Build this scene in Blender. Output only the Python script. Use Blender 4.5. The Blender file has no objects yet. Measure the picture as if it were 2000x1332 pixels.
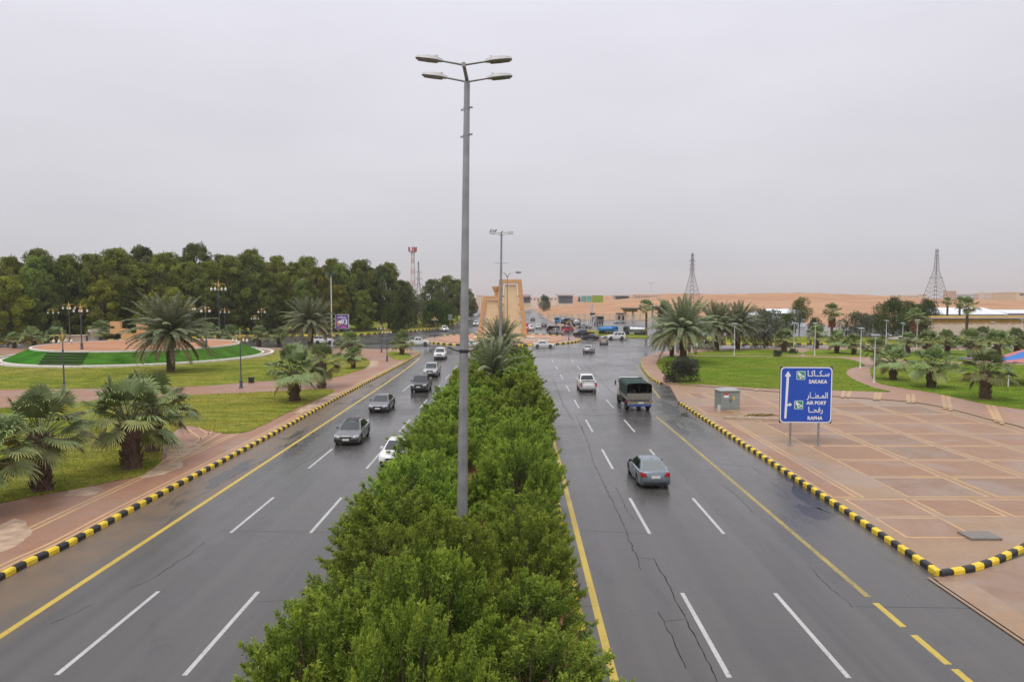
import bpy, bmesh, math, random
import numpy as np
from mathutils import Vector, Matrix, Euler

# ------------------------------------------------------------------ camera, sky, sun, exposure
scene = bpy.context.scene
COL = scene.collection
CAM_H = 10.5
PITCH, YAW, FPX = math.radians(3.474), math.radians(0.409), 1400.0
cam_data = bpy.data.cameras.new('camera')
cam_data.sensor_width = 36.0
cam_data.lens = 36.0 * FPX / 2000.0
cam_data.clip_start = 0.5
cam_data.clip_end = 9000.0
camera = bpy.data.objects.new('camera', cam_data)
camera.location = (0, 0, CAM_H)
camera.rotation_euler = (math.pi / 2 - PITCH, 0, YAW)
COL.objects.link(camera)
scene.camera = camera

world = bpy.data.worlds.new('World')
scene.world = world
world.use_nodes = True
wn, wl = world.node_tree.nodes, world.node_tree.links
wn.clear()
SUN_EL, SUN_AZ = math.radians(58), math.radians(205)
w_out = wn.new('ShaderNodeOutputWorld')
w_bg = wn.new('ShaderNodeBackground')
w_bg.inputs['Strength'].default_value = 0.1
w_sky = wn.new('ShaderNodeTexSky')
w_sky.sky_type = 'NISHITA'
w_sky.sun_disc = False
w_sky.sun_elevation = SUN_EL
w_sky.sun_rotation = SUN_AZ
w_sky.dust_density = 4.0
w_tc = wn.new('ShaderNodeTexCoord')
w_sep = wn.new('ShaderNodeSeparateXYZ')
w_ramp = wn.new('ShaderNodeValToRGB')      # an even overcast: paler overhead, warm dusty air low down
cr = w_ramp.color_ramp
cr.elements[0].position = 0.0
cr.elements[0].color = (.700, .632, .636, 1)
cr.elements[1].position = 1.0
cr.elements[1].color = (1.33, 1.33, 1.41, 1)
for p, c in ((.022, (.668, .625, .642)), (.05, (.630, .622, .660)), (.145, (.722, .708, .756)), (.35, (.822, .812, .892))):
    e = cr.elements.new(p)
    e.color = (*c, 1)
w_noise = wn.new('ShaderNodeTexNoise')
w_noise.inputs['Scale'].default_value = 2.2
w_noise.inputs['Detail'].default_value = 4
w_map = wn.new('ShaderNodeMapping')
w_map.inputs['Scale'].default_value = (1, 1, 3.5)
w_mr = wn.new('ShaderNodeMapRange')
w_mr.inputs['From Min'].default_value = .3
w_mr.inputs['From Max'].default_value = .7
w_mr.inputs['To Min'].default_value = 9.45
w_mr.inputs['To Max'].default_value = 10.55
w_mul = wn.new('ShaderNodeVectorMath')
w_mul.operation = 'SCALE'
w_mix = wn.new('ShaderNodeMix')
w_mix.data_type = 'RGBA'
w_mix.inputs['Factor'].default_value = 0.94     # cloud cover over the clear sky
wl.new(w_tc.outputs['Generated'], w_sep.inputs[0])
wl.new(w_sep.outputs['Z'], w_ramp.inputs['Fac'])
wl.new(w_tc.outputs['Generated'], w_map.inputs['Vector'])
wl.new(w_map.outputs[0], w_noise.inputs['Vector'])
wl.new(w_noise.outputs['Fac'], w_mr.inputs['Value'])
wl.new(w_ramp.outputs['Color'], w_mul.inputs[0])
wl.new(w_mr.outputs[0], w_mul.inputs['Scale'])
wl.new(w_sky.outputs[0], w_mix.inputs['A'])
wl.new(w_mul.outputs[0], w_mix.inputs['B'])
wl.new(w_mix.outputs['Result'], w_bg.inputs['Color'])
wl.new(w_bg.outputs[0], w_out.inputs[0])

sun_data = bpy.data.lights.new('sun', 'SUN')
sun_data.energy = 1.5
sun_data.angle = math.radians(32)
sun_data.color = (1.0, .965, .92)
sun = bpy.data.objects.new('sun', sun_data)
# light from behind the camera, a little from the left
sdir = Vector((math.sin(SUN_AZ) * math.cos(SUN_EL), math.cos(SUN_AZ) * math.cos(SUN_EL), math.sin(SUN_EL)))
sun.rotation_euler = sdir.to_track_quat('Z', 'Y').to_euler()
COL.objects.link(sun)

scene.view_settings.view_transform = 'Standard'
scene.view_settings.look = 'None'
scene.view_settings.exposure = 0.0
scene.view_settings.gamma = 1.0
scene.view_settings.use_curve_mapping = False
cy = scene.cycles
cy.max_bounces, cy.diffuse_bounces, cy.glossy_bounces = 6, 3, 3
cy.transmission_bounces, cy.transparent_max_bounces, cy.volume_bounces = 3, 6, 0
cy.use_denoising = True
cy.caustics_reflective = cy.caustics_refractive = False

# ------------------------------------------------------------------ measuring helpers (photo pixel -> place on the ground)
_R = camera.rotation_euler.to_matrix()
def P(x, y, z=0.0):
    d = _R @ Vector(((x - 1000) / FPX, -(y - 666) / FPX, -1))
    t = (z - CAM_H) / d.z
    return Vector((d.x * t, d.y * t, z))
def PX(x, Y):                       # world X at pixel column x and distance Y
    return (x - 1010) * Y / FPX
def PZ(y, Y):                       # height at pixel row y and distance Y
    return CAM_H - (y - 581) * Y / FPX

# ------------------------------------------------------------------ mesh helpers
class MB:
    def __init__(s):
        s.v, s.f, s.m = [], [], []
    def add(s, vs, fs, mi=0):
        n = len(s.v)
        s.v += [tuple(p) for p in vs]
        s.f += [tuple(i + n for i in f) for f in fs]
        s.m += [mi] * len(fs)
        return s
    def box(s, c, d, rz=0, mi=0, top=1.0, rx=0):
        x, y, z = d[0] / 2, d[1] / 2, d[2] / 2
        vs = [(-x, -y, -z), (x, -y, -z), (x, y, -z), (-x, y, -z),
              (-x * top, -y * top, z), (x * top, -y * top, z), (x * top, y * top, z), (-x * top, y * top, z)]
        if rz or rx:
            M = Euler((rx, 0, rz)).to_matrix()
            vs = [M @ Vector(p) for p in vs]
        vs = [(p[0] + c[0], p[1] + c[1], p[2] + c[2]) for p in vs]
        return s.add(vs, [(3, 2, 1, 0), (4, 5, 6, 7), (0, 1, 5, 4), (1, 2, 6, 5), (2, 3, 7, 6), (3, 0, 4, 7)], mi)
    def tube(s, p0, p1, r0, r1=None, n=8, mi=0, caps=True):
        r1 = r0 if r1 is None else r1
        p0, p1 = Vector(p0), Vector(p1)
        d = (p1 - p0).normalized()
        a = d.orthogonal().normalized()
        b = d.cross(a)
        vs = []
        for p, r in ((p0, r0), (p1, r1)):
            for k in range(n):
                t = 2 * math.pi * k / n
                vs.append(p + (a * math.cos(t) + b * math.sin(t)) * r)
        fs = [(k, (k + 1) % n, n + (k + 1) % n, n + k) for k in range(n)]
        if caps:
            fs += [tuple(range(n - 1, -1, -1)), tuple(range(n, 2 * n))]
        return s.add(vs, fs, mi)
    def path(s, pts, rs, n=6, mi=0):
        pts = [Vector(p) for p in pts]
        if not hasattr(rs, '__len__'):
            rs = [rs] * len(pts)
        rings, vs = [], []
        a = None
        for i, p in enumerate(pts):
            d = (pts[min(i + 1, len(pts) - 1)] - pts[max(i - 1, 0)]).normalized()
            a = d.orthogonal().normalized() if a is None else (a - d * a.dot(d)).normalized()
            b = d.cross(a)
            for k in range(n):
                t = 2 * math.pi * k / n
                vs.append(p + (a * math.cos(t) + b * math.sin(t)) * rs[i])
        fs = []
        for i in range(len(pts) - 1):
            for k in range(n):
                fs.append((i * n + k, i * n + (k + 1) % n, (i + 1) * n + (k + 1) % n, (i + 1) * n + k))
        fs += [tuple(range(n - 1, -1, -1)), tuple(range((len(pts) - 1) * n, len(pts) * n))]
        return s.add(vs, fs, mi)
    def lathe(s, prof, n=12, c=(0, 0, 0), mi=0, axis='z', sx=1.0):
        vs, fs = [], []
        for r, z in prof:
            for k in range(n):
                t = 2 * math.pi * k / n
                if axis == 'z':
                    vs.append((c[0] + r * math.cos(t) * sx, c[1] + r * math.sin(t), c[2] + z))
                else:
                    vs.append((c[0] + z, c[1] + r * math.cos(t), c[2] + r * math.sin(t)))
        for i in range(len(prof) - 1):
            for k in range(n):
                fs.append((i * n + k, i * n + (k + 1) % n, (i + 1) * n + (k + 1) % n, (i + 1) * n + k))
        fs += [tuple(range(n - 1, -1, -1)), tuple(range((len(prof) - 1) * n, len(prof) * n))]
        return s.add(vs, fs, mi)
    def prism(s, poly, z0, z1, mi=0):
        n = len(poly)
        a = sum(poly[i][0] * poly[(i + 1) % n][1] - poly[(i + 1) % n][0] * poly[i][1] for i in range(n))
        if a < 0:
            poly = poly[::-1]
        vs = [(p[0], p[1], z0) for p in poly] + [(p[0], p[1], z1) for p in poly]
        fs = [tuple(range(n - 1, -1, -1)), tuple(range(n, 2 * n))]
        fs += [(k, (k + 1) % n, n + (k + 1) % n, n + k) for k in range(n)]
        return s.add(vs, fs, mi)
    def plate(s, poly, y0, y1, mi=0):            # polygon in x-z, extruded along y
        n = len(poly)
        vs = [(p[0], y0, p[1]) for p in poly] + [(p[0], y1, p[1]) for p in poly]
        fs = [tuple(range(n)), tuple(range(2 * n - 1, n - 1, -1))]
        fs += [((k + 1) % n, k, n + k, n + (k + 1) % n) for k in range(n)]
        return s.add(vs, fs, mi)
    def mesh(s, name, mats, smooth=None):
        me = bpy.data.meshes.new(name)
        me.from_pydata(s.v, [], s.f)
        for m in (mats if isinstance(mats, (list, tuple)) else [mats]):
            me.materials.append(m)
        if len(me.materials) > 1:
            me.polygons.foreach_set('material_index', s.m)
        if smooth:
            me.polygons.foreach_set('use_smooth', [True] * len(me.polygons))
            me.set_sharp_from_angle(angle=math.radians(smooth))
        me.update()
        return me
    def build(s, name, mats, parent=None, smooth=None, loc=(0, 0, 0), rz=0):
        return put(name, s.mesh(name, mats, smooth), parent, loc, rz)

def put(name, me, parent=None, loc=(0, 0, 0), rz=0):
    o = bpy.data.objects.new(name, me)
    COL.objects.link(o)
    o.location = loc
    o.rotation_euler = (0, 0, rz)
    if parent is not None:
        o.parent = parent
    return o
def tag(o, label, cat, group=None, kind=None):
    if label: o['label'] = label
    if cat: o['category'] = cat
    if group: o['group'] = group
    if kind: o['kind'] = kind
    return o
def thing(name, label, cat, loc=(0, 0, 0), rz=0, group=None, scale=1.0):
    o = put(name, None, None, loc, rz)
    o.empty_display_size = .3
    o.scale = (scale,) * 3 if not hasattr(scale, '__len__') else scale
    return tag(o, label, cat, group)
def struct(o, kind='structure'):
    o['kind'] = kind
    return o
_kids = {}
def copy_tree(root, label, loc, rz=0, scale=None, group=None):
    if root not in _kids:
        _kids[root] = [(c, list(c.children)) for c in root.children]
    r = root.copy()
    COL.objects.link(r)
    r.location = loc
    r.rotation_euler = (0, 0, rz)
    if scale is not None:
        r.scale = (scale,) * 3 if not hasattr(scale, '__len__') else scale
    r['label'] = label
    if group: r['group'] = group
    for ch, gs in _kids[root]:
        c = ch.copy()
        COL.objects.link(c)
        c.parent = r
        for g in gs:
            d = g.copy()
            COL.objects.link(d)
            d.parent = c
    return r
ORD = ['first', 'second', 'third', 'fourth', 'fifth', 'sixth', 'seventh', 'eighth', 'ninth', 'tenth', 'eleventh', 'twelfth',
       'thirteenth', 'fourteenth', 'fifteenth', 'sixteenth', 'seventeenth', 'eighteenth', 'nineteenth', 'twentieth']
def ordw(i):
    if i < 20: return ORD[i]
    t = ['twenty', 'thirty', 'forty', 'fifty'][i // 10 - 1 - 1] if i >= 20 else ''
    tens = ['twentieth', 'thirtieth', 'fortieth', 'fiftieth']
    n = i + 1
    if n % 10 == 0: return tens[n // 10 - 2]
    return ['twenty', 'thirty', 'forty', 'fifty'][n // 10 - 2] + '-' + ORD[n % 10 - 1]

# ------------------------------------------------------------------ materials
def srgb(r, g, b):
    f = lambda c: c / 12.92 if c <= .04045 else ((c + .055) / 1.055) ** 2.4
    return tuple(f(c / 255) for c in (r, g, b))
class NT:
    """short-hand for building a node material"""
    def __init__(s, name):
        s.mat = bpy.data.materials.new(name)
        s.mat.use_nodes = True
        s.n, s.l = s.mat.node_tree.nodes, s.mat.node_tree.links
        s.b = s.n['Principled BSDF']
    def node(s, t, **k):
        o = s.n.new(t)
        for a, b in k.items():
            if a[0] == '_':
                key = a[1:].replace('_', ' ')
                o.inputs[key].default_value = b
            else:
                setattr(o, a, b)
        return o
    def pos(s, obj=False, scale=(1, 1, 1), rot=0.0):
        src = s.node('ShaderNodeTexCoord').outputs['Object'] if obj else s.node('ShaderNodeNewGeometry').outputs['Position']
        m = s.node('ShaderNodeMapping', _Scale=scale, _Rotation=(0, 0, rot))
        s.l.new(src, m.inputs['Vector'])
        return m.outputs[0]
    def noise(s, vec, scale, detail=4, rough=.55, dist=0.0):
        n = s.node('ShaderNodeTexNoise', _Scale=scale, _Detail=detail, _Roughness=rough, _Distortion=dist)
        s.l.new(vec, n.inputs['Vector'])
        return n.outputs['Fac']
    def rng(s, fac, a, b, c=0.0, d=1.0):
        m = s.node('ShaderNodeMapRange', _From_Min=a, _From_Max=b, _To_Min=c, _To_Max=d)
        s.l.new(fac, m.inputs['Value'])
        return m.outputs[0]
    def math(s, op, a, b):
        m = s.node('ShaderNodeMath', operation=op)
        for i, v in enumerate((a, b)):
            if isinstance(v, (int, float)): m.inputs[i].default_value = v
            else: s.l.new(v, m.inputs[i])
        return m.outputs[0]
    def mix(s, fac, a, b, blend='MIX'):
        m = s.node('ShaderNodeMix', data_type='RGBA', blend_type=blend)
        if isinstance(fac, (int, float)): m.inputs['Factor'].default_value = fac
        else: s.l.new(fac, m.inputs['Factor'])
        for k, v in (('A', a), ('B', b)):
            if isinstance(v, tuple): m.inputs[k].default_value = (*v[:3], 1)
            else: s.l.new(v, m.inputs[k])
        return m.outputs['Result']
    def set(s, col=None, rough=None, metal=None, spec=None, bump=None, bstr=.3, bdist=.02):
        for k, v in (('Base Color', col), ('Roughness', rough), ('Metallic', metal), ('Specular IOR Level', spec)):
            if v is None: continue
            if isinstance(v, tuple): s.b.inputs[k].default_value = (*v[:3], 1)
            elif isinstance(v, (int, float)): s.b.inputs[k].default_value = v
            else: s.l.new(v, s.b.inputs[k])
        if bump is not None:
            bp = s.node('ShaderNodeBump', _Strength=bstr, _Distance=bdist)
            s.l.new(bump, bp.inputs['Height'])
            s.l.new(bp.outputs[0], s.b.inputs['Normal'])
        return s.mat
def simple(name, col, rough=.6, metal=0.0, var=.12, scale=6.0, bump=0.0, spec=.5, obj=True):
    t = NT(name)
    v = t.pos(obj)
    n = t.noise(v, scale, 5)
    dark = tuple(c * (1 - var) for c in col)
    lite = tuple(min(1, c * (1 + var)) for c in col)
    c = t.mix(t.rng(n, .3, .7), dark, lite)
    r = t.rng(n, .3, .7, max(.02, rough * .85), min(1, rough * 1.15))
    return t.set(c, r, metal, spec, bump=n if bump else None, bstr=bump)
# ------------------------------------------------------------------ ground materials
def m_asphalt():
    t = NT('wet_asphalt')
    v = t.pos()
    fine = t.noise(v, 38, 3, .7)
    mid = t.noise(v, .55, 5, .6)
    big = t.noise(v, .07, 4, .55, .6)
    streak = t.noise(t.pos(scale=(1.1, .035, 1)), 1.0, 4, .6)
    spk = t.noise(v, 7, 5, .8)
    col = t.mix(t.rng(mid, .3, .7), (.042, .040, .037), (.078, .074, .067))
    col = t.mix(t.rng(spk, .5, .72, 0, .5), col, (.115, .110, .100))
    drip = t.math('MULTIPLY', t.rng(t.noise(t.pos(scale=(1, .55, 1)), 2.6, 4, .6), .66, .72), .7)
    col = t.mix(drip, col, (.026, .025, .024))
    col = t.mix(t.rng(streak, .35, .7, 0, .65), col, (.088, .083, .076))
    lane = t.noise(t.pos(scale=(1.0, .006, 1)), 1.15, 3, .5)
    col = t.mix(t.rng(lane, .45, .62, 0, .55), col, (.040, .038, .036))
    col = t.mix(t.rng(fine, .35, .75, 0, .45), col, (.122, .116, .106))
    # mud washed along the left kerb and, thinner, along the right one
    sx = t.node('ShaderNodeSeparateXYZ')
    t.l.new(t.node('ShaderNodeNewGeometry').outputs['Position'], sx.inputs[0])
    X, Y = sx.outputs['X'], sx.outputs['Y']
    wob = t.math('MULTIPLY', t.math('SUBTRACT', t.noise(t.pos(scale=(1, .16, 1)), .9, 5, .65), .5), 3.2)
    xl = t.math('ADD', X, wob)
    near = t.rng(Y, 85, 118, 1, 0)
    ml = t.math('MULTIPLY', t.math('MULTIPLY', t.rng(xl, -15.5, -17.2), t.rng(X, -22, -20, 0, 1)), near)
    mr = t.math('MULTIPLY', t.math('MULTIPLY', t.rng(xl, 14.6, 16.2), t.rng(X, 19, 18, 0, 1)), t.rng(Y, 62, 75, 1, 0))
    mm = t.math('MULTIPLY', t.rng(t.math('ABSOLUTE', t.math('ADD', X, 2.2), 0), 5.1, 4.2), t.rng(Y, 100, 120, 1, 0))
    col = t.mix(t.math('MULTIPLY', ml, t.rng(mid, .25, .6, .5, .95)), col, (.165, .112, .068))
    col = t.mix(t.math('MULTIPLY', mr, .55), col, (.135, .105, .075))
    col = t.mix(t.math('MULTIPLY', mm, .5), col, (.125, .100, .078))
    dirt = t.rng(t.noise(t.pos(scale=(1, .3, 1)), .38, 6, .7, 1.0), .60, .70)
    col = t.mix(t.math('MULTIPLY', dirt, .5), col, (.030, .029, .028))
    # dark wet seepage on the shoulders
    seep_l = t.math('MULTIPLY', t.rng(X, -12.9, -16.0), t.rng(X, -19.0, -17.2, 0, 1))
    seep_r = t.math('MULTIPLY', t.rng(X, 11.5, 13.5), t.rng(X, 16.3, 15.6, 0, 1))
    seep = t.math('MULTIPLY', t.math('MAXIMUM', seep_l, seep_r), t.rng(t.noise(t.pos(scale=(1, .22, 1)), .75, 6, .72, 1.6), .54, .60))
    seep = t.math('MULTIPLY', seep, t.rng(Y, 28, 42))
    col = t.mix(t.math('MULTIPLY', seep, .8), col, (.018, .017, .016))
    wet = t.rng(big, .38, .62)
    far = t.rng(Y, 22, 75)
    r1 = t.rng(mid, .3, .7, .25, .38)
    rough = t.math('SUBTRACT', r1, t.math('MULTIPLY', t.math('MULTIPLY', wet, far), .17))
    rough = t.math('SUBTRACT', rough, t.math('MULTIPLY', seep, .14))
    rough = t.math('ADD', rough, t.math('MULTIPLY', ml, .12))
    return t.set(col, rough, 0, .5, bump=fine, bstr=.22, bdist=.006)
def m_brick(name, c1, c2, mortar, scale=4.0, rot=0.0, wetness=.5):
    t = NT(name)
    v = t.pos(rot=rot)
    b = t.node('ShaderNodeTexBrick', _Scale=scale, _Mortar_Size=.018, _Brick_Width=.8, _Row_Height=.4)
    b.inputs['Color1'].default_value = (*c1, 1)
    b.inputs['Color2'].default_value = (*c2, 1)
    b.inputs['Mortar'].default_value = (*mortar, 1)
    t.l.new(v, b.inputs['Vector'])
    mid = t.noise(v, .8, 6, .65)
    big = t.noise(v, .18, 4, .6, .5)
    col = t.mix(t.rng(mid, .35, .7, 0, .45), b.outputs['Color'], tuple(c * .62 for c in c1))
    col = t.mix(t.rng(big, .48, .66, 0, .5), col, (.30, .215, .165))
    w = t.rng(big, .42, .60)
    rough = t.rng(w, 0, 1, .62, .62 - .30 * wetness)
    return t.set(col, rough, 0, .45, bump=b.outputs['Fac'], bstr=-.25, bdist=.01)
def m_grass(name, a, b, c, s=1.0):
    t = NT(name)
    v = t.pos()
    fine = t.noise(v, 14, 4, .75)
    mid = t.noise(t.pos(scale=(.55, 1.3, 1)), .33 * s, 6, .66, .4)
    big = t.noise(v, .05 * s, 4, .55)
    pat = t.noise(t.pos(scale=(.35, 1.0, 1)), .8 * s, 7, .78, .3)
    col = t.mix(t.rng(mid, .38, .62), a, b)
    col = t.mix(t.rng(big, .45, .60, 0, .8), col, c)
    col = t.mix(t.rng(pat, .50, .64, 0, .85), col, (b[0] * 1.75, b[1] * 1.5, b[2] * 1.9))
    col = t.mix(t.rng(pat, .48, .37, 0, .75), col, (a[0] * .50, a[1] * .62, a[2] * .6))
    col = t.mix(t.rng(fine, .4, .75, 0, .5), col, tuple(x * .45 for x in a))
    return t.set(col, .95, 0, .05, bump=fine, bstr=.9, bdist=.08)
def m_sand(name, a, b, s=1.0):
    t = NT(name)
    v = t.pos()
    n1, n2 = t.noise(v, .03 * s, 6, .6), t.noise(v, .6 * s, 6, .7)
    col = t.mix(t.rng(n1, .35, .65), a, b)
    col = t.mix(t.rng(n2, .45, .75, 0, .35), col, tuple(x * .7 for x in a))
    n3 = t.noise(t.pos(scale=(.25, 1.0, 1)), .09 * s, 6, .7, .8)
    col = t.mix(t.rng(n3, .50, .64, 0, .55), col, tuple(x * .66 for x in a))
    col = t.mix(t.rng(n3, .46, .34, 0, .45), col, tuple(min(1, x * 1.22) for x in b))
    return t.set(col, .95, 0, .1, bump=n2, bstr=.5, bdist=.15)
def m_line(name, c, wear=.55):
    t = NT(name)
    v = t.pos()
    n = t.noise(v, 9, 6, .75)
    n2 = t.noise(t.pos(scale=(1, .4, 1)), 1.3, 4, .6)
    w = t.math('MULTIPLY', t.rng(n, wear, wear + .12), t.rng(n2, .35, .6, .25, 1))
    col = t.mix(w, t.mix(t.rng(n2, .3, .7), c, tuple(x * .82 for x in c)), (.075, .073, .07))
    return t.set(col, .42, 0, .5)
M = {}
M['asphalt'] = m_asphalt()
M['sand'] = m_sand('desert_sand', (.42, .235, .135), (.48, .285, .17))
M['hill'] = m_sand('hill_sand', (.400, .222, .124), (.480, .285, .168), .8)
M['soil'] = m_sand('red_soil', (.42, .205, .115), (.47, .25, .15), 6)
M['brick_red'] = m_brick('red_paver', (.365, .190, .112), (.315, .158, .098), (.17, .105, .08), 5.0, .785)
M['brick_dull'] = m_brick('dull_red_paver', (.305, .185, .112), (.268, .160, .100), (.14, .095, .078), 5.0, .785, .9)
M['brick_yellow'] = m_brick('yellow_paver', (.585, .375, .185), (.52, .325, .160), (.26, .17, .09), 5.0, 0)
M['brick_mud'] = m_brick('muddy_paver', (.372, .242, .142), (.335, .212, .124), (.2, .13, .09), 5.0, 0, .8)
M['worn'] = simple('sandy_worn_concrete', (.40, .285, .195), .8, var=.35, scale=1.4, bump=.5, obj=False)
M['brick_plaza'] = m_brick('plaza_red_paver', (.355, .203, .118), (.308, .172, .102), (.17, .11, .08), 5.0, .785, .7)
M['path'] = m_brick('path_paver', (.40, .232, .150), (.355, .200, .130), (.22, .14, .11), 4.0, .4)
M['lawn'] = m_grass('lawn', (.125, .180, .018), (.225, .250, .032), (.325, .270, .062))
M['lawn_green'] = m_grass('green_lawn', (.095, .178, .013), (.170, .240, .024), (.225, .240, .040))
M['turf'] = m_grass('artificial_turf', (.024, .135, .009), (.036, .170, .012), (.085, .145, .022), .6)
M['white_line'] = m_line('white_road_paint', (.50, .50, .48), .54)
M['yellow_line'] = m_line('yellow_road_paint', (.56, .40, .05), .55)
M['faded_yellow'] = m_line('faded_yellow_road_paint', (.40, .30, .06), .47)
M['kerb_yellow'] = simple('kerb_yellow_paint', (.80, .565, .030), .5, var=.18, scale=3, bump=.2, obj=False)
M['kerb_black'] = simple('kerb_black_paint', (.020, .020, .021), .5, var=.3, scale=3, bump=.2, obj=False)
M['kerb_stone'] = simple('kerb_concrete', (.42, .33, .24), .8, var=.25, scale=2, bump=.4, obj=False)
M['white_stone'] = simple('white_painted_kerb', (.62, .59, .53), .7, var=.22, scale=2.5, bump=.3, obj=False)
M['crack'] = simple('asphalt_crack', (.014, .013, .012), .8)
M['tar'] = simple('dark_wet_joint', (.032, .031, .031), .35, obj=False)

# ------------------------------------------------------------------ ground, roads, islands
def sheet(name, poly, z, m, parent=None):
    mb = MB()
    n = len(poly)
    a = sum(poly[i][0] * poly[(i + 1) % n][1] - poly[(i + 1) % n][0] * poly[i][1] for i in range(n))
    if a < 0: poly = poly[::-1]
    mb.add([(p[0], p[1], z) for p in poly], [tuple(range(n))])
    return mb.build(name, m, parent)
def slab(name, poly, z0, z1, m, parent=None):
    return MB().prism([(p[0], p[1]) for p in poly], z0, z1).build(name, m, parent)
def smooth_line(pts, n=6, closed=False):
    pts = [Vector((p[0], p[1])) for p in pts]
    out, N = [], len(pts)
    rng_ = range(N if closed else N - 1)
    for i in rng_:
        g = (lambda k: pts[k % N]) if closed else (lambda k: pts[max(0, min(N - 1, k))])
        p0, p1, p2, p3 = g(i - 1), g(i), g(i + 1), g(i + 2)
        for k in range(n):
            t = k / n
            out.append(.5 * ((2 * p1) + (p2 - p0) * t + (2 * p0 - 5 * p1 + 4 * p2 - p3) * t * t + (3 * p1 - p0 - 3 * p2 + p3) * t ** 3))
    if not closed: out.append(pts[-1])
    return out
def strip(name, line, w, z, m, parent=None):
    """flat ribbon of width w along a polyline"""
    line = [Vector((p[0], p[1])) for p in line]
    L, R_ = [], []
    for i, p in enumerate(line):
        d = (line[min(i + 1, len(line) - 1)] - line[max(i - 1, 0)]).normalized()
        nn = Vector((-d.y, d.x)) * w / 2
        L.append((*(p + nn), z)); R_.append((*(p - nn), z))
    k = len(line)
    return MB().add(L + R_, [(i, k + i, k + i + 1, i + 1) for i in range(k - 1)]).build(name, m, parent)

def hill_h(X, Y):
    ss = lambda a, b, x: (lambda t: t * t * (3 - 2 * t))(max(0.0, min(1.0, (x - a) / (b - a))))
    lat = .16 * ss(14, 30, X) + .30 * ss(20, 75, X) + .54 * ss(55, 150, X)
    lat *= 1 - .42 * ss(240, 365, X)
    rise = ss(345 - .12 * max(0, X - 60), 560, Y)
    wob = .9 * math.sin(X * .045 + 1.3) * math.sin(Y * .03) + .5 * math.sin(X * .11 + Y * .07) + .3 * math.sin(X * .31 - Y * .23)
    return lat * rise * (12.9 + wob)

# one sheet to the horizon
ground = sheet('ground', [(-4000, -60), (4000, -60), (4000, 8000), (-4000, 8000)], -.06, M['sand'])
struct(ground)
road = sheet('road', [(-330, -40), (330, -40), (330, 262), (120, 262), (100, 338), (24, 338), (21, 640), (-52, 640), (-46, 330), (-60, 232), (-330, 232)], 0, M['asphalt'])
struct(road)
# hill of sand on the right behind the junction
mb = MB()
xs = [10 + (k / 130) ** 1.5 * 1400 for k in range(131)]
ys = [335 + (k / 64) ** 1.4 * 1500 for k in range(65)]
mb.add([(x, y, -.03 + hill_h(x, y)) for y in ys for x in xs],
       [(j * 131 + i, j * 131 + i + 1, (j + 1) * 131 + i + 1, (j + 1) * 131 + i) for j in range(64) for i in range(130)])
struct(mb.build('sand_hill', M['hill'], smooth=60))

# ---- kerbs: one block = one piece
def kerb_block_mesh(name, m, ln=.56, w=.26, h=.24):
    mb = MB()
    c, l, x = .05, ln / 2 - .006, w / 2
    prof = [(-x, -.02), (x, -.02), (x, h - c * 1.4), (x - c, h), (-x + c, h), (-x, h - c)]
    mb.add([(p[0], -l, p[1]) for p in prof] + [(p[0], l, p[1]) for p in prof],
           [tuple(range(6)), tuple(range(11, 5, -1))] + [((k + 1) % 6, k, 6 + k, 6 + (k + 1) % 6) for k in range(6)])
    return mb.mesh(name, m)
KB = [kerb_block_mesh('kerb_block', M['kerb_yellow']), kerb_block_mesh('kerb_block', M['kerb_black'])]
def kerb(label_name, line, step=.565, phase=0, scale=1.0, z=0.0):
    root = put(label_name, None)
    struct(root)
    line = [Vector((p[0], p[1])) for p in line]
    rr = random.Random(len(line) * 7 + phase)
    seg, acc = [], 0.0
    cum = [0.0]
    for i in range(len(line) - 1):
        cum.append(cum[-1] + (line[i + 1] - line[i]).length)
    k, s = 0, step / 2
    i = 0
    while s < cum[-1]:
        while cum[i + 1] < s: i += 1
        d = (line[i + 1] - line[i])
        p = line[i] + d * ((s - cum[i]) / d.length)
        d.normalize()
        o = put('kerb_block', KB[(k + phase) % 2], root, (p.x, p.y, z + rr.uniform(-.012, .008)), math.atan2(d.y, d.x) - math.pi / 2 + rr.uniform(-.025, .025))
        o.scale = (scale, step / .565, scale)
        k += 1
        s += step
    return root

lk = [P(x, y) for x, y in ((-260, 1270), (0, 1131), (133, 1066), (266, 993), (408, 917), (554, 838), (673, 771), (770, 720))]
left_line = [Vector((-19.1, 16))] + [Vector((p.x, p.y)) for p in lk[1:]] + [Vector((P(802, 702).x, P(802, 702).y)), Vector((P(815, 695).x, P(815, 695).y))]
left_line = smooth_line(left_line, 5)
tail = smooth_line([P(815, 695), P(820, 692), P(814, 688.5), P(795, 685.5), P(760, 683)], 5)
left_kerb_line = left_line[:-1] + tail
kerb('left_kerb', left_kerb_line)

# ---- left park: paved slab with lawns, paths, round bed
pave_z = .13
left_poly = [(-140, 14), (-140, 147)] + [(P(x, y).x, P(x, y).y) for x, y in ((480, 680), (600, 681), (700, 682))] + [(p.x - .1, p.y) for p in reversed(left_kerb_line)]
left_pav = slab('left_pavement', left_poly, -.03, pave_z, M['brick_red'])
struct(left_pav)
def px_poly(pts, z, n=4, closed=True):
    return smooth_line([P(x, y, z) for x, y in pts], n, closed)
def rough_edge(line, amp, seed):
    r = random.Random(seed)
    out, N = [], len(line)
    a = 0.0
    for i in range(N):
        p, q = line[i], line[(i + 1) % N]
        k = max(1, min(14, int((q - p).length / .45)))
        for j in range(k):
            a = a * .6 + r.uniform(-1, 1) * .6
            t = (q - p).normalized() if (q - p).length > 1e-6 else Vector((1, 0))
            out.append(p.lerp(q, j / k) + Vector((-t.y, t.x)) * a * amp)
    return out
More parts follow.
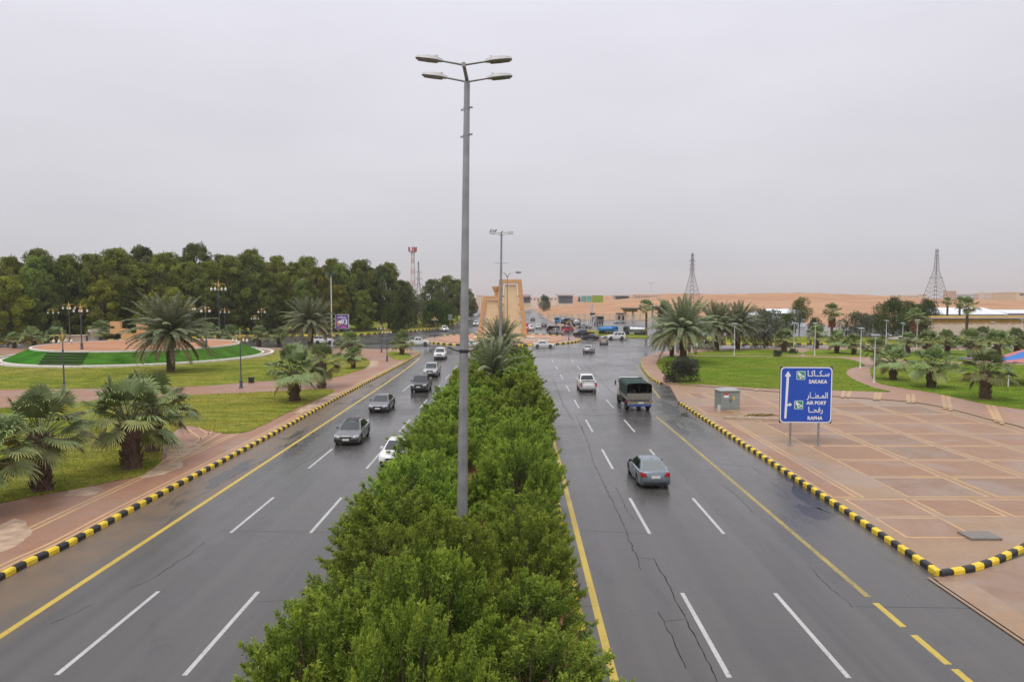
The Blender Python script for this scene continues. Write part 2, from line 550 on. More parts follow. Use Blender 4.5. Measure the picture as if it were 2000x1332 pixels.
def lawn(name, pts, m, z=.165, par=None, n=4):
    o = slab(name, rough_edge(px_poly(pts, z, n), .16, len(pts)), .05, z, m, par)
    return struct(o)
L1 = [(-420, 1130), (-160, 1030), (-40, 990), (47, 972), (128, 957), (228, 938), (286, 924), (316, 892), (320, 862), (345, 838), (372, 830), (413, 842), (455, 846), (500, 836),
      (560, 806), (612, 782), (652, 765), (640, 760), (560, 763), (500, 766), (380, 771), (200, 781), (0, 796), (-300, 812)]
lawn('front_lawn', L1, M['lawn'])
L2 = [(-420, 772), (0, 761), (200, 758), (380, 754), (500, 745), (560, 741), (625, 741), (668, 733), (712, 719), (722, 707), (705, 697), (640, 690), (560, 685), (470, 681), (250, 680), (40, 692), (-300, 702)]
lawn('middle_lawn', L2, M['lawn'])
lawn('corner_lawn', [(757, 694), (778, 703), (803, 698), (795, 689), (765, 686)], M['lawn'])
# worn sandy edge patches where the lawn meets the paving
for k, (pp) in enumerate(([(0, 1080), (36, 1062), (62, 1040), (50, 1018), (20, 1014), (-30, 1040), (-40, 1075)],
                          [(130, 968), (180, 966), (198, 955), (170, 950), (135, 958)],
                          [(282, 934), (330, 922), (358, 910), (350, 898), (318, 903), (290, 918)],
                          [(330, 898), (378, 884), (392, 870), (360, 862), (330, 870)],
                          [(575, 808), (630, 790), (665, 772), (650, 768), (612, 786)],
                          [(715, 722), (735, 715), (738, 706), (724, 704)])):
    struct(slab('worn_patch', rough_edge(px_poly(pp, pave_z, 4), .22, k), .1, pave_z + .006, M['worn'], left_pav))
# yellow brick bands set in the pavement
zb = pave_z + .004
def off(line, d):
    line = [Vector((p[0], p[1])) for p in line]
    out = []
    for i, p in enumerate(line):
        t = (line[min(i + 1, len(line) - 1)] - line[max(i - 1, 0)]).normalized()
        out.append(p + Vector((-t.y, t.x)) * d)
    return out
straight = [p for p in left_kerb_line if p.y < 128 and p.x > -20]
band_n = 0
for d in (.42, .75, 2.65, 3.0):
    strip('yellow_band', [p for p in off(straight, d) if p.y < (118 if d < 1 else 58)], .17, zb, M['brick_yellow'], left_pav)
for (a, b) in (((286, 925), (420, 843)), ((300, 928), (432, 848)), ((500, 836), (655, 764)), ((395, 862), (360, 836)), ((410, 853), (375, 829))):
    strip('yellow_band', [P(*a), P(*b)], .16, zb + .004, M['brick_yellow'], left_pav)

# ---- round planted bed
BC = Vector((-67.0, 127.0))
def circ(R, n=96, c=BC, ry=None):
    return [(c.x + R * math.cos(2 * math.pi * k / n), c.y + (ry or R) * math.sin(2 * math.pi * k / n)) for k in range(n)]
def ring(name, r0, r1, z0, z1, m, parent=None, c=BC, n=96, e=1.0):
    mb = MB()
    vs = []
    for k in range(n):
        t = 2 * math.pi * k / n
        for r, z in ((r0, z0), (r0, z1), (r1, z1), (r1, z0)):
            vs.append((c.x + r * math.cos(t), c.y + r * e * math.sin(t), z))
    fs = []
    for k in range(n):
        a, b = k * 4, ((k + 1) % n) * 4
        fs += [(a + i, b + i, b + i + 1, a + i + 1) for i in range(3)]
    return mb.add(vs, fs).build(name, m, parent)
bed = thing('round_flower_bed', 'round raised bed of red soil with sloping green turf and white kerbs', 'flower bed', (0, 0, 0))
ring('outer_kerb', 21.9, 22.5, .1, .44, M['white_stone'], bed)
ring('ring_path', 20.7, 21.9, .1, .20, M['path'], bed)
ring('inner_kerb', 20.3, 20.72, .1, .36, M['white_stone'], bed)
mb = MB()
prof = [(20.35, .2), (19.6, .62), (18.2, 1.28), (17.0, 1.82), (16.55, 2.0)]
n = 120
vs = [(BC.x + r * math.cos(2 * math.pi * k / n), BC.y + r * math.sin(2 * math.pi * k / n), z) for r, z in prof for k in range(n)]
mb.add(vs, [(i * n + k, i * n + (k + 1) % n, (i + 1) * n + (k + 1) % n, (i + 1) * n + k) for i in range(4) for k in range(n)])
mb.build('turf_slope', M['turf'], bed, smooth=40)
ring('top_kerb', 16.2, 16.62, 1.8, 2.22, M['white_stone'], bed)
mb = MB()
vs = [(BC.x, BC.y, 2.3)]
for r, z in ((6, 2.28), (11, 2.22), (16.25, 2.1)):
    vs += [(BC.x + r * math.cos(2 * math.pi * k / 48), BC.y + r * math.sin(2 * math.pi * k / 48), z + random.Random(k).uniform(-.03, .04)) for k in range(48)]
fs = [(0, 1 + k, 1 + (k + 1) % 48) for k in range(48)]
for i in range(2):
    fs += [(1 + i * 48 + k, 1 + (i + 1) * 48 + k, 1 + (i + 1) * 48 + (k + 1) % 48, 1 + i * 48 + (k + 1) % 48) for k in range(48)]
mb.add(vs, fs).build('soil', M['soil'], bed, smooth=40)
# flight of turf-edged steps let into the slope
M['step'] = simple('step_nosing_shadow', (.045, .05, .04), .8, var=.3)
ang = math.atan2(-1, -.10)
sd = Vector((math.cos(ang), math.sin(ang)))
st = Vector((-sd.y, sd.x))
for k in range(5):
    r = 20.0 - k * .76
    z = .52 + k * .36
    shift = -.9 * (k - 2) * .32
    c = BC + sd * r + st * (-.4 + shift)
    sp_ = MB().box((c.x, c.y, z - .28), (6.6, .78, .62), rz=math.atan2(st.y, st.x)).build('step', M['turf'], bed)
    MB().box((c.x + sd.x * .36, c.y + sd.y * .36, z - .01), (6.62, .16, .13), rz=math.atan2(st.y, st.x)).build('nosing_shadow', M['step'], sp_)  # thin dark strip: step nosing with the shadow gap put into its colour

# ---- right-hand park and plaza
rk = smooth_line([P(1293, 751), P(1280, 745), P(1268, 736), P(1257, 722), P(1253, 709), P(1261, 699), P(1285, 690), P(1330, 684.5), P(1400, 682)], 6)
kerb('park_kerb', rk[:30], phase=1)
strip_far = [(p.x, p.y) for p in rk]
plaza_kerb_line = [Vector((16.1, 70.6)), Vector((16.1, 50)), Vector((16.08, 35)), Vector((15.95, 26.6))]
pk2 = smooth_line([(15.95, 26.6), (17.4, 27.1), (19.0, 28.0), (20.6, 29.1), (23.5, 31.0), (28, 33.0)], 5)
kerb('plaza_kerb', list(reversed(plaza_kerb_line)) , phase=0)
kerb('plaza_corner_kerb', pk2, phase=1)
low = smooth_line([P(x, y) for x, y in ((1293.5, 751), (1370, 756), (1527, 768), (1640, 777), (1730, 783), (1793, 789), (1856, 801), (1946, 825), (2000, 838), (2200, 905))], 5)
plaza_poly = [(16.1, 27), (16.1, 71), (18.0, 84)] + [(p.x, p.y) for p in low] + [(60, 46)] + [(28, 33.0)] + [(p.x, p.y) for p in reversed(pk2)]
PZ0 = .10
plaza = slab('plaza', plaza_poly, -.03, PZ0, M['brick_mud'])
struct(plaza)
# road-level brick apron at the near corner
apron = sheet('brick_apron', [(15.45, 4), (60, 4), (60, 44), (28, 32.6), (23.5, 30.6), (20.6, 28.7), (17.4, 26.9), (15.6, 26.4)], .03, M['brick_dull'])
struct(apron)
strip('concrete_edge', [(15.42, 4), (15.42, 26.4)], .12, .036, M['brick_mud'], apron)
strip('mud_strip', [(16.15, 4), (16.15, 26)], 1.2, .036, M['brick_mud'], apron)
for yy in (8, 14, 20.5):
    strip('yellow_band', [(17, yy), (60, yy)], .16, .042, M['brick_yellow'], apron)
# park ground: sidewalk slab + lawns
park_poly = [(p.x, p.y) for p in rk] + [(P(1640, 680).x, P(1640, 680).y), (120, 148), (160, 148), (160, 50)] + [(p.x, p.y) for p in reversed(low)]
park = slab('park_pavement', park_poly, -.03, .17, M['path'])
struct(park)
strip('plaza_edge_kerb', low, .16, .176, M['kerb_stone'], park)
edge = MB()
for i in range(len(low) - 1):
    pass
RL = [(1325, 749), (1370, 750.5), (1529, 760), (1640, 762.5), (1715, 764.5), (1738, 764), (1712, 758), (1678, 746), (1655, 733), (1654, 725), (1668, 717), (1690, 713), (1640, 699), (1500, 696.5), (1343, 695.5), (1300, 697), (1284, 705), (1283.5, 713), (1298, 731)]
lawn('park_lawn', RL, M['lawn_green'], .20)
lawn('back_lawn', [(1338, 693), (1430, 694), (1560, 694.3), (1548, 684), (1480, 682.5), (1400, 685), (1350, 689)], M['lawn_green'], .20)
lawn('side_lawn', [(1575, 694), (1640, 696), (1720, 698), (1760, 699), (1760, 684), (1640, 683), (1580, 684)], M['lawn_green'], .20)
lawn('palm_lawn', [(1700, 722), (1712, 745), (1760, 757), (1830, 768), (1928, 789), (2010, 801), (2200, 840), (2200, 715), (1990, 712), (1850, 710), (1760, 708), (1715, 712)], M['lawn_green'], .20)
lawn('far_park_lawn', [(1765, 704), (1850, 706), (1990, 708), (2200, 710), (2200, 690), (1990, 684), (1850, 684), (1770, 685)], M['lawn_green'], .20)
# sidewalk cross bands
def lerp_line(line, t):
    cum = [0.0]
    for i in range(len(line) - 1): cum.append(cum[-1] + (line[i + 1] - line[i]).length)
    s = t * cum[-1]
    for i in range(len(line) - 1):
        if cum[i + 1] >= s: return line[i] + (line[i + 1] - line[i]) * ((s - cum[i]) / (cum[i + 1] - cum[i]))
    return line[-1]
for a, b in (((1645, 776), (1648, 763)), ((1656, 776.5), (1660, 763)), ((1708, 781), (1712, 766)), ((1716, 781), (1720, 766)),
             ((1775, 786.5), (1773, 769.5)), ((1784, 787), (1784, 769.5)), ((1846, 798.5), (1841, 771)), ((1857, 801), (1851, 772)),
             ((1947, 824), (1928, 790)), ((1958, 828), (1940, 792)), ((1475, 763.5), (1482, 757)), ((1560, 770), (1566, 761))):
    strip('yellow_band', [P(*a, .17), P(*b, .17)], .34, .176, M['brick_yellow'], park)
# plaza panels: each framed red panel a piece of its own, its yellow frame under it
rr = random.Random(5)
def inside(x, y, poly):
    c = False
    j = len(poly) - 1
    for i in range(len(poly)):
        xi, yi, xj, yj = poly[i][0], poly[i][1], poly[j][0], poly[j][1]
        if (yi > y) != (yj > y) and x < (xj - xi) * (y - yi) / (yj - yi) + xi: c = not c
        j = i
    return c
def panel(x0, x1, y0, y1, m):
    if not all(inside(x, y, plaza_poly) for x in (x0, x1) for y in (y0, y1)): return
    f = MB().prism([(x0, y0), (x1, y0), (x1, y1), (x0, y1)], PZ0 - .02, PZ0 + .004).build('panel_frame', M['brick_yellow'], plaza)
    w = .16
    MB().prism([(x0 + w, y0 + w), (x1 - w, y0 + w), (x1 - w, y1 - w), (x0 + w, y1 - w)], 0, .012).build('paving_panel', m, f, loc=(0, 0, PZ0))
rows = [27.75, 30.55, 33.6, 36.75]
cols = [16.75] + [20.2 + 3.3 * k for k in range(11)]
for j in range(3):
    for i in range(11):
        panel(cols[i] + .14, cols[i + 1] - .14, rows[j] + .1, rows[j + 1] - .1, M['brick_plaza'])
rows = [36.95, 41.2, 45.6, 50.0, 54.6, 59.2, 63.9, 68.6, 73.4, 78.4]
cols = [20.2 + 4.7 * k for k in range(14)]
for j in range(9):
    for i in range(13):
        panel(cols[i] + .2, cols[i + 1] - .2, rows[j] + .12, rows[j + 1] - .1, M['brick_plaza'] if rr.random() < .6 else M['brick_dull'])
panel(16.4, 17.75, 36.95, 60.5, M['brick_plaza'])
panel(17.0, 19.8, 63.9, 68.5, M['brick_red'])
panel(18.4, 20.0, 73.6, 77.6, M['brick_dull'])
strip('yellow_band', [(18.05, 36.9), (18.05, 60.5)], .16, PZ0 + .004, M['brick_yellow'], plaza)
# ------------------------------------------------------------------ junction: islands beyond the two carriageways
RC = Vector((-3.8, 179.0))
isl = [(RC.x + 19.5 * math.cos(t), RC.y + 25 * math.sin(t)) for t in [2 * math.pi * k / 80 for k in range(80)]]
island = slab('roundabout_island', isl, -.03, .16, M['path'])
struct(island)
M['island_soil'] = simple('island_soil', (.46, .245, .145), .95, var=.2, scale=.6, obj=False)
struct(slab('island_bed', [(RC.x + 15.5 * math.cos(t), RC.y + 20 * math.sin(t)) for t in [2 * math.pi * k / 60 for k in range(60)]], .1, .26, M['island_soil'], island))
kl = [Vector(p) for p in isl[42:]] + [Vector(p) for p in isl[:2]]
kerb('island_kerb', kl, 1.1, 0, 1.35)
kl2 = [Vector(p) for p in isl[8:34]]
kerb('island_back_kerb', kl2, 1.3, 0, 1.3)
far_left = [P(x, y) for x, y in ((-320, 678), (0, 671), (300, 662), (480, 657), (627, 656), (720, 653), (757, 650), (799, 647), (840, 643.5), (870, 639), (888, 633), (903, 626), (913, 619))]
fl_line = smooth_line(far_left, 4)
fl = slab('far_left_lawn', [(p.x, p.y) for p in fl_line] + [(-50, 640), (-420, 640), (-420, 150)], -.03, .16, M['lawn'])
struct(fl)
kerb('far_left_kerb', [p for p in fl_line if p.x > -150], 1.2, 0, 1.25)
verge_line = smooth_line([P(x, y) for x, y in ((1288, 664), (1305, 669), (1340, 672.5), (1500, 673), (1700, 673), (2100, 673))], 4)
verge = slab('far_right_verge', [(p.x, p.y) for p in verge_line] + [(230, 186), (P(1288, 659).x, 190)], -.03, .16, M['lawn'])
struct(verge)
kerb('verge_kerb', verge_line[:18], 1.2, 0, 1.25)
gs = slab('grass_divider', smooth_line([P(x, y) for x, y in ((1143, 645.5), (1160, 653.5), (1190, 657.5), (1219, 660), (1262, 661), (1262, 656), (1215, 651), (1165, 646.5))], 4, True), -.03, .17, M['lawn'])
struct(gs)
fm = slab('far_median', [(-6.2, 214), (-1.2, 214), (-2.5, 620), (-6.5, 620)], -.03, .17, M['brick_mud'])
struct(fm)
kerb('far_median_kerb', [Vector((-.9, 214)), Vector((-1.6, 330))], 1.3, 0, 1.2)
rs = slab('right_roadside', smooth_line([P(x, y) for x, y in ((1057, 617), (1085, 634), (1100, 640), (1118, 643), (1128, 640), (1110, 633), (1085, 622))], 4, True), -.03, .15, M['brick_mud'])
struct(rs)
median = slab('median', [(-6.35, -10), (1.95, -10), (1.95, 112), (.9, 121), (-1.5, 126), (-4, 125), (-6.0, 118), (-6.35, 108)], -.03, .13, M['soil'])
struct(median)
kerb('median_kerb', [Vector((2.02, 12)), Vector((2.02, 112)), Vector((.95, 121.2)), Vector((-1.5, 126.1))], phase=1)
kerb('median_left_kerb', [Vector((-6.42, 40)), Vector((-6.42, 112)), Vector((-4, 125.2))], .9)

# ------------------------------------------------------------------ road markings, joints and cracks
def line_strip(name, pts, w, m, z=.004):
    return struct(strip(name, pts, w, z, m, road))
line_strip('edge_line', smooth_line([Vector((-16.05, 8)), Vector((-16.05, 60)), Vector((-16.1, 90)), P(797, 718), P(811, 706.5), P(819, 699.5)], 5), .24, M['yellow_line'])
line_strip('edge_line', [(2.68, 8), (2.68, 40), (2.7, 95)], .24, M['yellow_line'])
line_strip('edge_line', [(-6.0, 20), (-6.0, 108)], .22, M['yellow_line'])
line_strip('edge_line', [(12.35, 24.7), (12.35, 55), (12.3, 63)], .22, M['faded_yellow'])
line_strip('edge_line', smooth_line([P(1289, 778), P(1272, 755), P(1253, 728), P(1243, 712)], 4), .20, M['faded_yellow'])
dash_me = MB().add([(-.075, -3, 0), (.075, -3, 0), (.075, 3, 0), (-.075, 3, 0)], [(0, 1, 2, 3)]).mesh('lane_dash', M['white_line'])
for X in (5.9, 9.2, -9.25, -12.83):
    for k in range(-1, 8):
        yc = 34.25 + 12.1 * k
        if X < 0 and yc > 108: continue
        o = put('lane_dash', dash_me, road, (X + random.Random(k).uniform(-.02, .02), yc, .004))
        o.scale = (1, .95, 1)
ydash = MB().add([(-.11, -.9, 0), (.11, -.9, 0), (.11, .9, 0), (-.11, .9, 0)], [(0, 1, 2, 3)]).mesh('edge_dash', M['yellow_line'])
for yc in (23.3, 20.95, 18.9, 16.7):
    put('edge_dash', ydash, road, (12.35 + (23.3 - yc) * .01, yc, .004))
def crack(pts, w=.035, seed=0, px=True):
    r = random.Random(seed)
    pts = [P(*p) for p in pts] if px else [Vector((*p, 0)) for p in pts]
    out = []
    for i in range(len(pts) - 1):
        a, b = pts[i], pts[i + 1]
        n = max(2, int((b - a).length / .28))
        for k in range(n):
            q = a.lerp(b, k / n)
            out.append((q.x + r.uniform(-.05, .05), q.y + r.uniform(-.05, .05)))
    out.append((pts[-1].x, pts[-1].y))
    mb = MB()
    vs = []
    for i, p in enumerate(out):
        a, b = Vector(out[max(0, i - 1)]), Vector(out[min(len(out) - 1, i + 1)])
        d = (b - a).normalized()
        ww = w * r.uniform(.35, 1.0) / 2
        vs += [(p[0] - d.y * ww, p[1] + d.x * ww, .0025), (p[0] + d.y * ww, p[1] - d.x * ww, .0025)]
    mb.add(vs, [(2 * i, 2 * i + 1, 2 * i + 3, 2 * i + 2) for i in range(len(out) - 1)])
    return struct(mb.build('crack', M['crack'], road))
for i, (pts, w) in enumerate((
        ([(1158, 902), (1182, 950), (1205, 998), (1228, 1052), (1247, 1095), (1252, 1112)], .05), ([(1203, 952), (1222, 990), (1238, 1016)], .035),
        ([(1247, 1089), (1276, 1091), (1292, 1120), (1306, 1138), (1318, 1168), (1334, 1200), (1352, 1236), (1372, 1270), (1400, 1330)], .055),
        ([(1287, 1195), (1302, 1222), (1318, 1260), (1340, 1305)], .045), ([(1299, 1211), (1334, 1209)], .03),
        ([(1134, 830), (1150, 868), (1158, 900)], .04), ([(1125, 812), (1140, 845)], .04),
        ([(1580, 1105), (1625, 1150), (1665, 1185)], .045), ([(1400, 940), (1440, 968), (1475, 1005)], .03),
        ([(1505, 940), (1530, 960), (1545, 975)], .03), ([(1395, 905), (1470, 912), (1485, 925)], .03),
        ([(1080, 740), (1100, 790), (1120, 822)], .05), ([(1140, 710), (1175, 745), (1210, 785)], .04),
        ([(255, 1148), (290, 1135), (335, 1105), (365, 1085), (400, 1058)], .045), ([(100, 1218), (150, 1195), (180, 1180)], .03),
        ([(560, 925), (590, 905), (620, 890), (645, 872)], .035), ([(505, 905), (545, 885), (610, 850)], .04), ([(330, 998), (420, 952), (500, 905)], .04),
        ([(640, 850), (700, 820), (760, 780)], .03))):
    crack(pts, w, i)
for i, (a, b, w) in enumerate((((1136, 1036), (1262, 1041), .06), ((430, 1036), (700, 1040), .06), ((1165, 810), (1215, 812), .10), ((1090, 811), (1290, 812), .10),
                               ((1670, 1184), (1900, 1187), .05), ((500, 1175), (560, 1172), .05), ((700, 801), (815, 802), .08), ((1120, 1183), (1170, 1184), .04))):
    struct(strip('joint', [P(*a), P(*b)], w, .002, M['tar'], road))
M['puddle'] = simple('standing_water_film', (.036, .034, .032), .26, 0, var=.2, obj=False)
for k, pp in enumerate(([(1536, 930), (1556, 932), (1580, 950), (1612, 968), (1640, 990), (1648, 1006), (1618, 1000), (1590, 984), (1562, 965)],
                        [(1560, 985), (1600, 992), (1628, 1006), (1600, 1012), (1570, 1000)], [(1288, 782), (1312, 792), (1335, 806), (1318, 812), (1296, 798)],
                        [(1342, 822), (1368, 836), (1382, 852), (1360, 846)], [(1296, 818), (1330, 836), (1350, 850), (1322, 842)],
                        [(742, 758), (766, 740), (788, 728), (776, 744), (752, 764)], [(690, 782), (716, 776), (700, 790), (684, 792)],
                        [(655, 822), (690, 800), (700, 802), (672, 824)], [(556, 884), (604, 856), (626, 848), (600, 872), (566, 892)],
                        [(405, 945), (470, 905), (492, 898), (452, 930), (418, 952)])):
    struct(strip('puddle', [(0, 0), (0, .01)], .01, -.5, M['puddle'], road)) if False else struct(sheet('puddle', rough_edge(px_poly(pp, 0, 3), .38, 50 + k), .0015, M['puddle'], road))
# steel cover on the plaza and a low concrete strip with cut branches by the sign
M['steel_plate'] = simple('steel_cover', (.20, .18, .16), .5, .2, var=.2)
c = P(1913, 1048, PZ0)
MB().box((c.x, c.y, PZ0 + .05), (1.35, .95, .09)).build('utility_cover', M['steel_plate'], rz=0)
tag(bpy.data.objects['utility_cover'], 'grey steel utility cover lying flat on the brick plaza near the corner', 'cover')
a, b = P(1415, 818, PZ0), P(1527, 822, PZ0)
lo = MB().box(((a.x + b.x) / 2, (a.y + b.y) / 2, PZ0 + .11), ((b - a).length, .34, .22), rz=math.atan2(b.y - a.y, b.x - a.x)).build('low_concrete_kerb', M['kerb_stone'])
tag(lo, 'low straight concrete kerb on the plaza left of the blue sign', 'kerb')

# ------------------------------------------------------------------ vegetation
def quads_mesh(name, V, m, tint=None, tri=False):
    """V: (N,4,3) corner array; tint (N,3)"""
    N = V.shape[0]
    k = V.shape[1]
    me = bpy.data.meshes.new(name)
    me.vertices.add(N * k)
    me.vertices.foreach_set('co', V.astype(np.float32).ravel())
    me.loops.add(N * k)
    me.loops.foreach_set('vertex_index', np.arange(N * k, dtype=np.int32))
    me.polygons.add(N)
    me.polygons.foreach_set('loop_start', np.arange(0, N * k, k, dtype=np.int32))
    me.update(calc_edges=True)
    if tint is not None:
        at = me.attributes.new('tint', 'FLOAT_COLOR', 'POINT')
        c = np.ones((N, k, 4), np.float32)
        c[:, :, :3] = tint[:, None, :]
        at.data.foreach_set('color', c.ravel())
    me.materials.append(m)
    me.validate()
    return me
def unit(a):
    return a / np.maximum(np.linalg.norm(a, axis=-1, keepdims=True), 1e-9)
def leaves(base, d, L, W, rng, flat=None):
    """rhombic leaves: base points, directions, lengths, widths"""
    d = unit(d)
    r = rng.normal(size=d.shape) if flat is None else flat + rng.normal(size=d.shape) * .35
    side = unit(np.cross(d, r))
    up = np.cross(side, d)
    L, W = L[:, None], W[:, None]
    mid = base + d * L * .5 + up * L * .06
    tip = base + d * L
    return np.stack([base, mid + side * W / 2, tip, mid - side * W / 2], 1)
def m_leaf(name, trans=.25, rough=.5, spec=.35):
    t = NT(name)
    a = t.node('ShaderNodeAttribute', attribute_name='tint')
    oi = t.node('ShaderNodeObjectInfo')
    hsv = t.node('ShaderNodeHueSaturation')
    t.l.new(a.outputs['Color'], hsv.inputs['Color'])
    t.l.new(t.rng(oi.outputs['Random'], 0, 1, .74, 1.20), hsv.inputs['Value'])
    t.l.new(t.rng(oi.outputs['Random'], 0, 1, .480, .508), hsv.inputs['Hue'])
    t.set(hsv.outputs[0], rough, 0, spec)
    tr = t.node('ShaderNodeBsdfTranslucent')
    t.l.new(hsv.outputs[0], tr.inputs['Color'])
    mx = t.node('ShaderNodeMixShader')
    mx.inputs[0].default_value = trans
    t.l.new(t.b.outputs[0], mx.inputs[1])
    t.l.new(tr.outputs[0], mx.inputs[2])
    t.l.new(mx.outputs[0], t.n['Material Output'].inputs['Surface'])
    return t.mat
M['leaf'] = m_leaf('broad_leaf', .34, .55, .25)
M['palm_leaf'] = m_leaf('palm_leaf', .25, .5)
M['tree_leaf'] = m_leaf('tree_leaf', .38, .8, .08)
M['bark'] = simple('brown_bark', (.085, .058, .040), .9, var=.4, scale=8, bump=.6)
M['pale_bark'] = simple('pale_bark', (.16, .125, .10), .9, var=.4, scale=5, bump=.5)
M['palm_bark'] = simple('palm_fibre', (.105, .068, .045), .95, var=.5, scale=9, bump=.9)

def shrub_meshes(seed, H, R, K, nsh, nlf, Ll, Lw):
    rng = np.random.default_rng(seed)
    # tips over a lumpy dome
    u = rng.uniform(0, 1, K) ** .8
    az = rng.uniform(0, 2 * np.pi, K)
    el = np.arccos(1 - 1.02 * u)                          # 0 top .. 91 deg side
    lump = 1 + .16 * np.sin(3 * az + seed) * np.sin(el) + .10 * np.sin(5 * az + 2 * seed) + rng.normal(0, .07, K)
    tip = np.stack([R * np.sin(el) * np.cos(az) * lump, R * np.sin(el) * np.sin(az) * lump, H * (.30 + .70 * np.cos(el) * (.85 + .15 * lump)) + rng.normal(0, .14, K)], 1)
    root = np.stack([tip[:, 0] * .62, tip[:, 1] * .62, tip[:, 2] - rng.uniform(.7, 1.3, K) * H / 3.4], 1)
    root[:, 2] = np.maximum(root[:, 2], .15)
    ax = tip - root
    t = rng.uniform(0, 1, (K, nsh)) ** .8
    p = root[:, None] + ax[:, None] * t[:, :, None]
    sl = (.46 - .30 * t) * rng.uniform(.7, 1.3, (K, nsh)) * H / 3.4
    rad = rng.normal(size=(K, nsh, 3))
    sd = unit(unit(rad) * 1.0 + unit(ax)[:, None] * (.75 + .9 * t[:, :, None]) + np.array([0, 0, .45]))
    s = rng.uniform(.1, 1, (K, nsh, nlf))
    b = p[:, :, None] + sd[:, :, None] * (sl[:, :, None] * s)[..., None]
    ld = unit(sd[:, :, None] * .85 + unit(rng.normal(size=b.shape)) * .9)
    N = b.size // 3
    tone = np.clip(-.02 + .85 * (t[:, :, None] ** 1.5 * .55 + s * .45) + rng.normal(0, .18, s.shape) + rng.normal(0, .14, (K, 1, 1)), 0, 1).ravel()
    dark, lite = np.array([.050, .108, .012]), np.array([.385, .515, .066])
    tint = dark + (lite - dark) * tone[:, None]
    V = leaves(b.reshape(-1, 3), ld.reshape(-1, 3), rng.uniform(.7, 1.25, N) * Ll, rng.uniform(.8, 1.2, N) * Lw, rng)
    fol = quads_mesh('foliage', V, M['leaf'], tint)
    mb = MB()
    for k in range(0, K, max(1, K // 40)):
        q0 = Vector((root[k][0] * .25, root[k][1] * .25, 0))
        mb.path([q0, Vector(root[k]), Vector(root[k]).lerp(Vector(tip[k]), .7)], [.035, .022, .008], 4)
    return fol, mb.mesh('stems', M['bark'])
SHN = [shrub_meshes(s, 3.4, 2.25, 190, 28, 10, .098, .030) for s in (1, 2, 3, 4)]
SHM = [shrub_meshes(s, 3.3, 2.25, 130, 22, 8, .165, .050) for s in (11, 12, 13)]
def shrub(pair, label, loc, rz, sc, group):
    t = thing('shrub', label, 'shrub', loc, rz, group, sc)
    put('foliage', pair[0], t)
    put('stems', pair[1], t)
    return t
rr = random.Random(42)
GH = 'leafy shrubs planted along the road median'
def hedge_row(xc, y0, y1, step, side, hs):
    y, k = y0, 0
    while y < y1:
        near = y < 46
        src = rr.choice(SHN if near else SHM)
        h = hs(y) * rr.uniform(.72, 1.12)
        w = rr.uniform(.80, 1.14) * (1.0 if side != 'middle' else .85)
        if side == 'right-hand' and 46 < y < 58: w *= 1.12; h *= 1.06
        if side == 'right-hand' and 22 < y < 38: w *= .80
        if side == 'left-hand' and 30 < y < 43: w *= .88; h *= .9
        if side == 'left-hand' and 43 <= y < 57: w *= 1.22; h *= 1.05
        lab = f'green shrub in {side} row of the median, {ordw(k)} from the front'
        shrub(src, lab, (xc + rr.uniform(-.18, .18), y + rr.uniform(-.3, .3), .12), rr.uniform(0, 6.28), (w, w, h), GH)
        y += step * rr.uniform(.9, 1.1)
        k += 1
taper = lambda y: .99 if y < 50 else (1.0 if y < 80 else .86)
hedge_row(-4.55, 13.0, 117, 3.3, 'left-hand', taper)
hedge_row(.1, 12.6, 114, 3.3, 'right-hand', taper)
hedge_row(-2.3, 14.4, 20.5, 2.9, 'middle', lambda y: 1.15)
shrub(SHN[1], 'broad shrub bulging over the left kerb beside the half-hidden white sedan', (-4.95, 41.4, .12), 1.1, (.92, .92, .84), GH)
for k, (yy, xx, s) in enumerate(((33.0, -1.6, .62), (44.5, -1.9, .7), (49.5, -2.6, .85), (54, -1.9, .9), (59, -2.4, .8), (63.5, -2.0, .85), (68.5, -2.4, .8), (86, -2.2, .75), (91, -2.0, .8), (106, -2.3, .8))):
    shrub(rr.choice(SHM), f'lower infill shrub in the gap between the median rows, {ordw(k)} from the front', (xx, yy, .12), rr.uniform(0, 6.28), (s * .9, s * .9, s), GH)
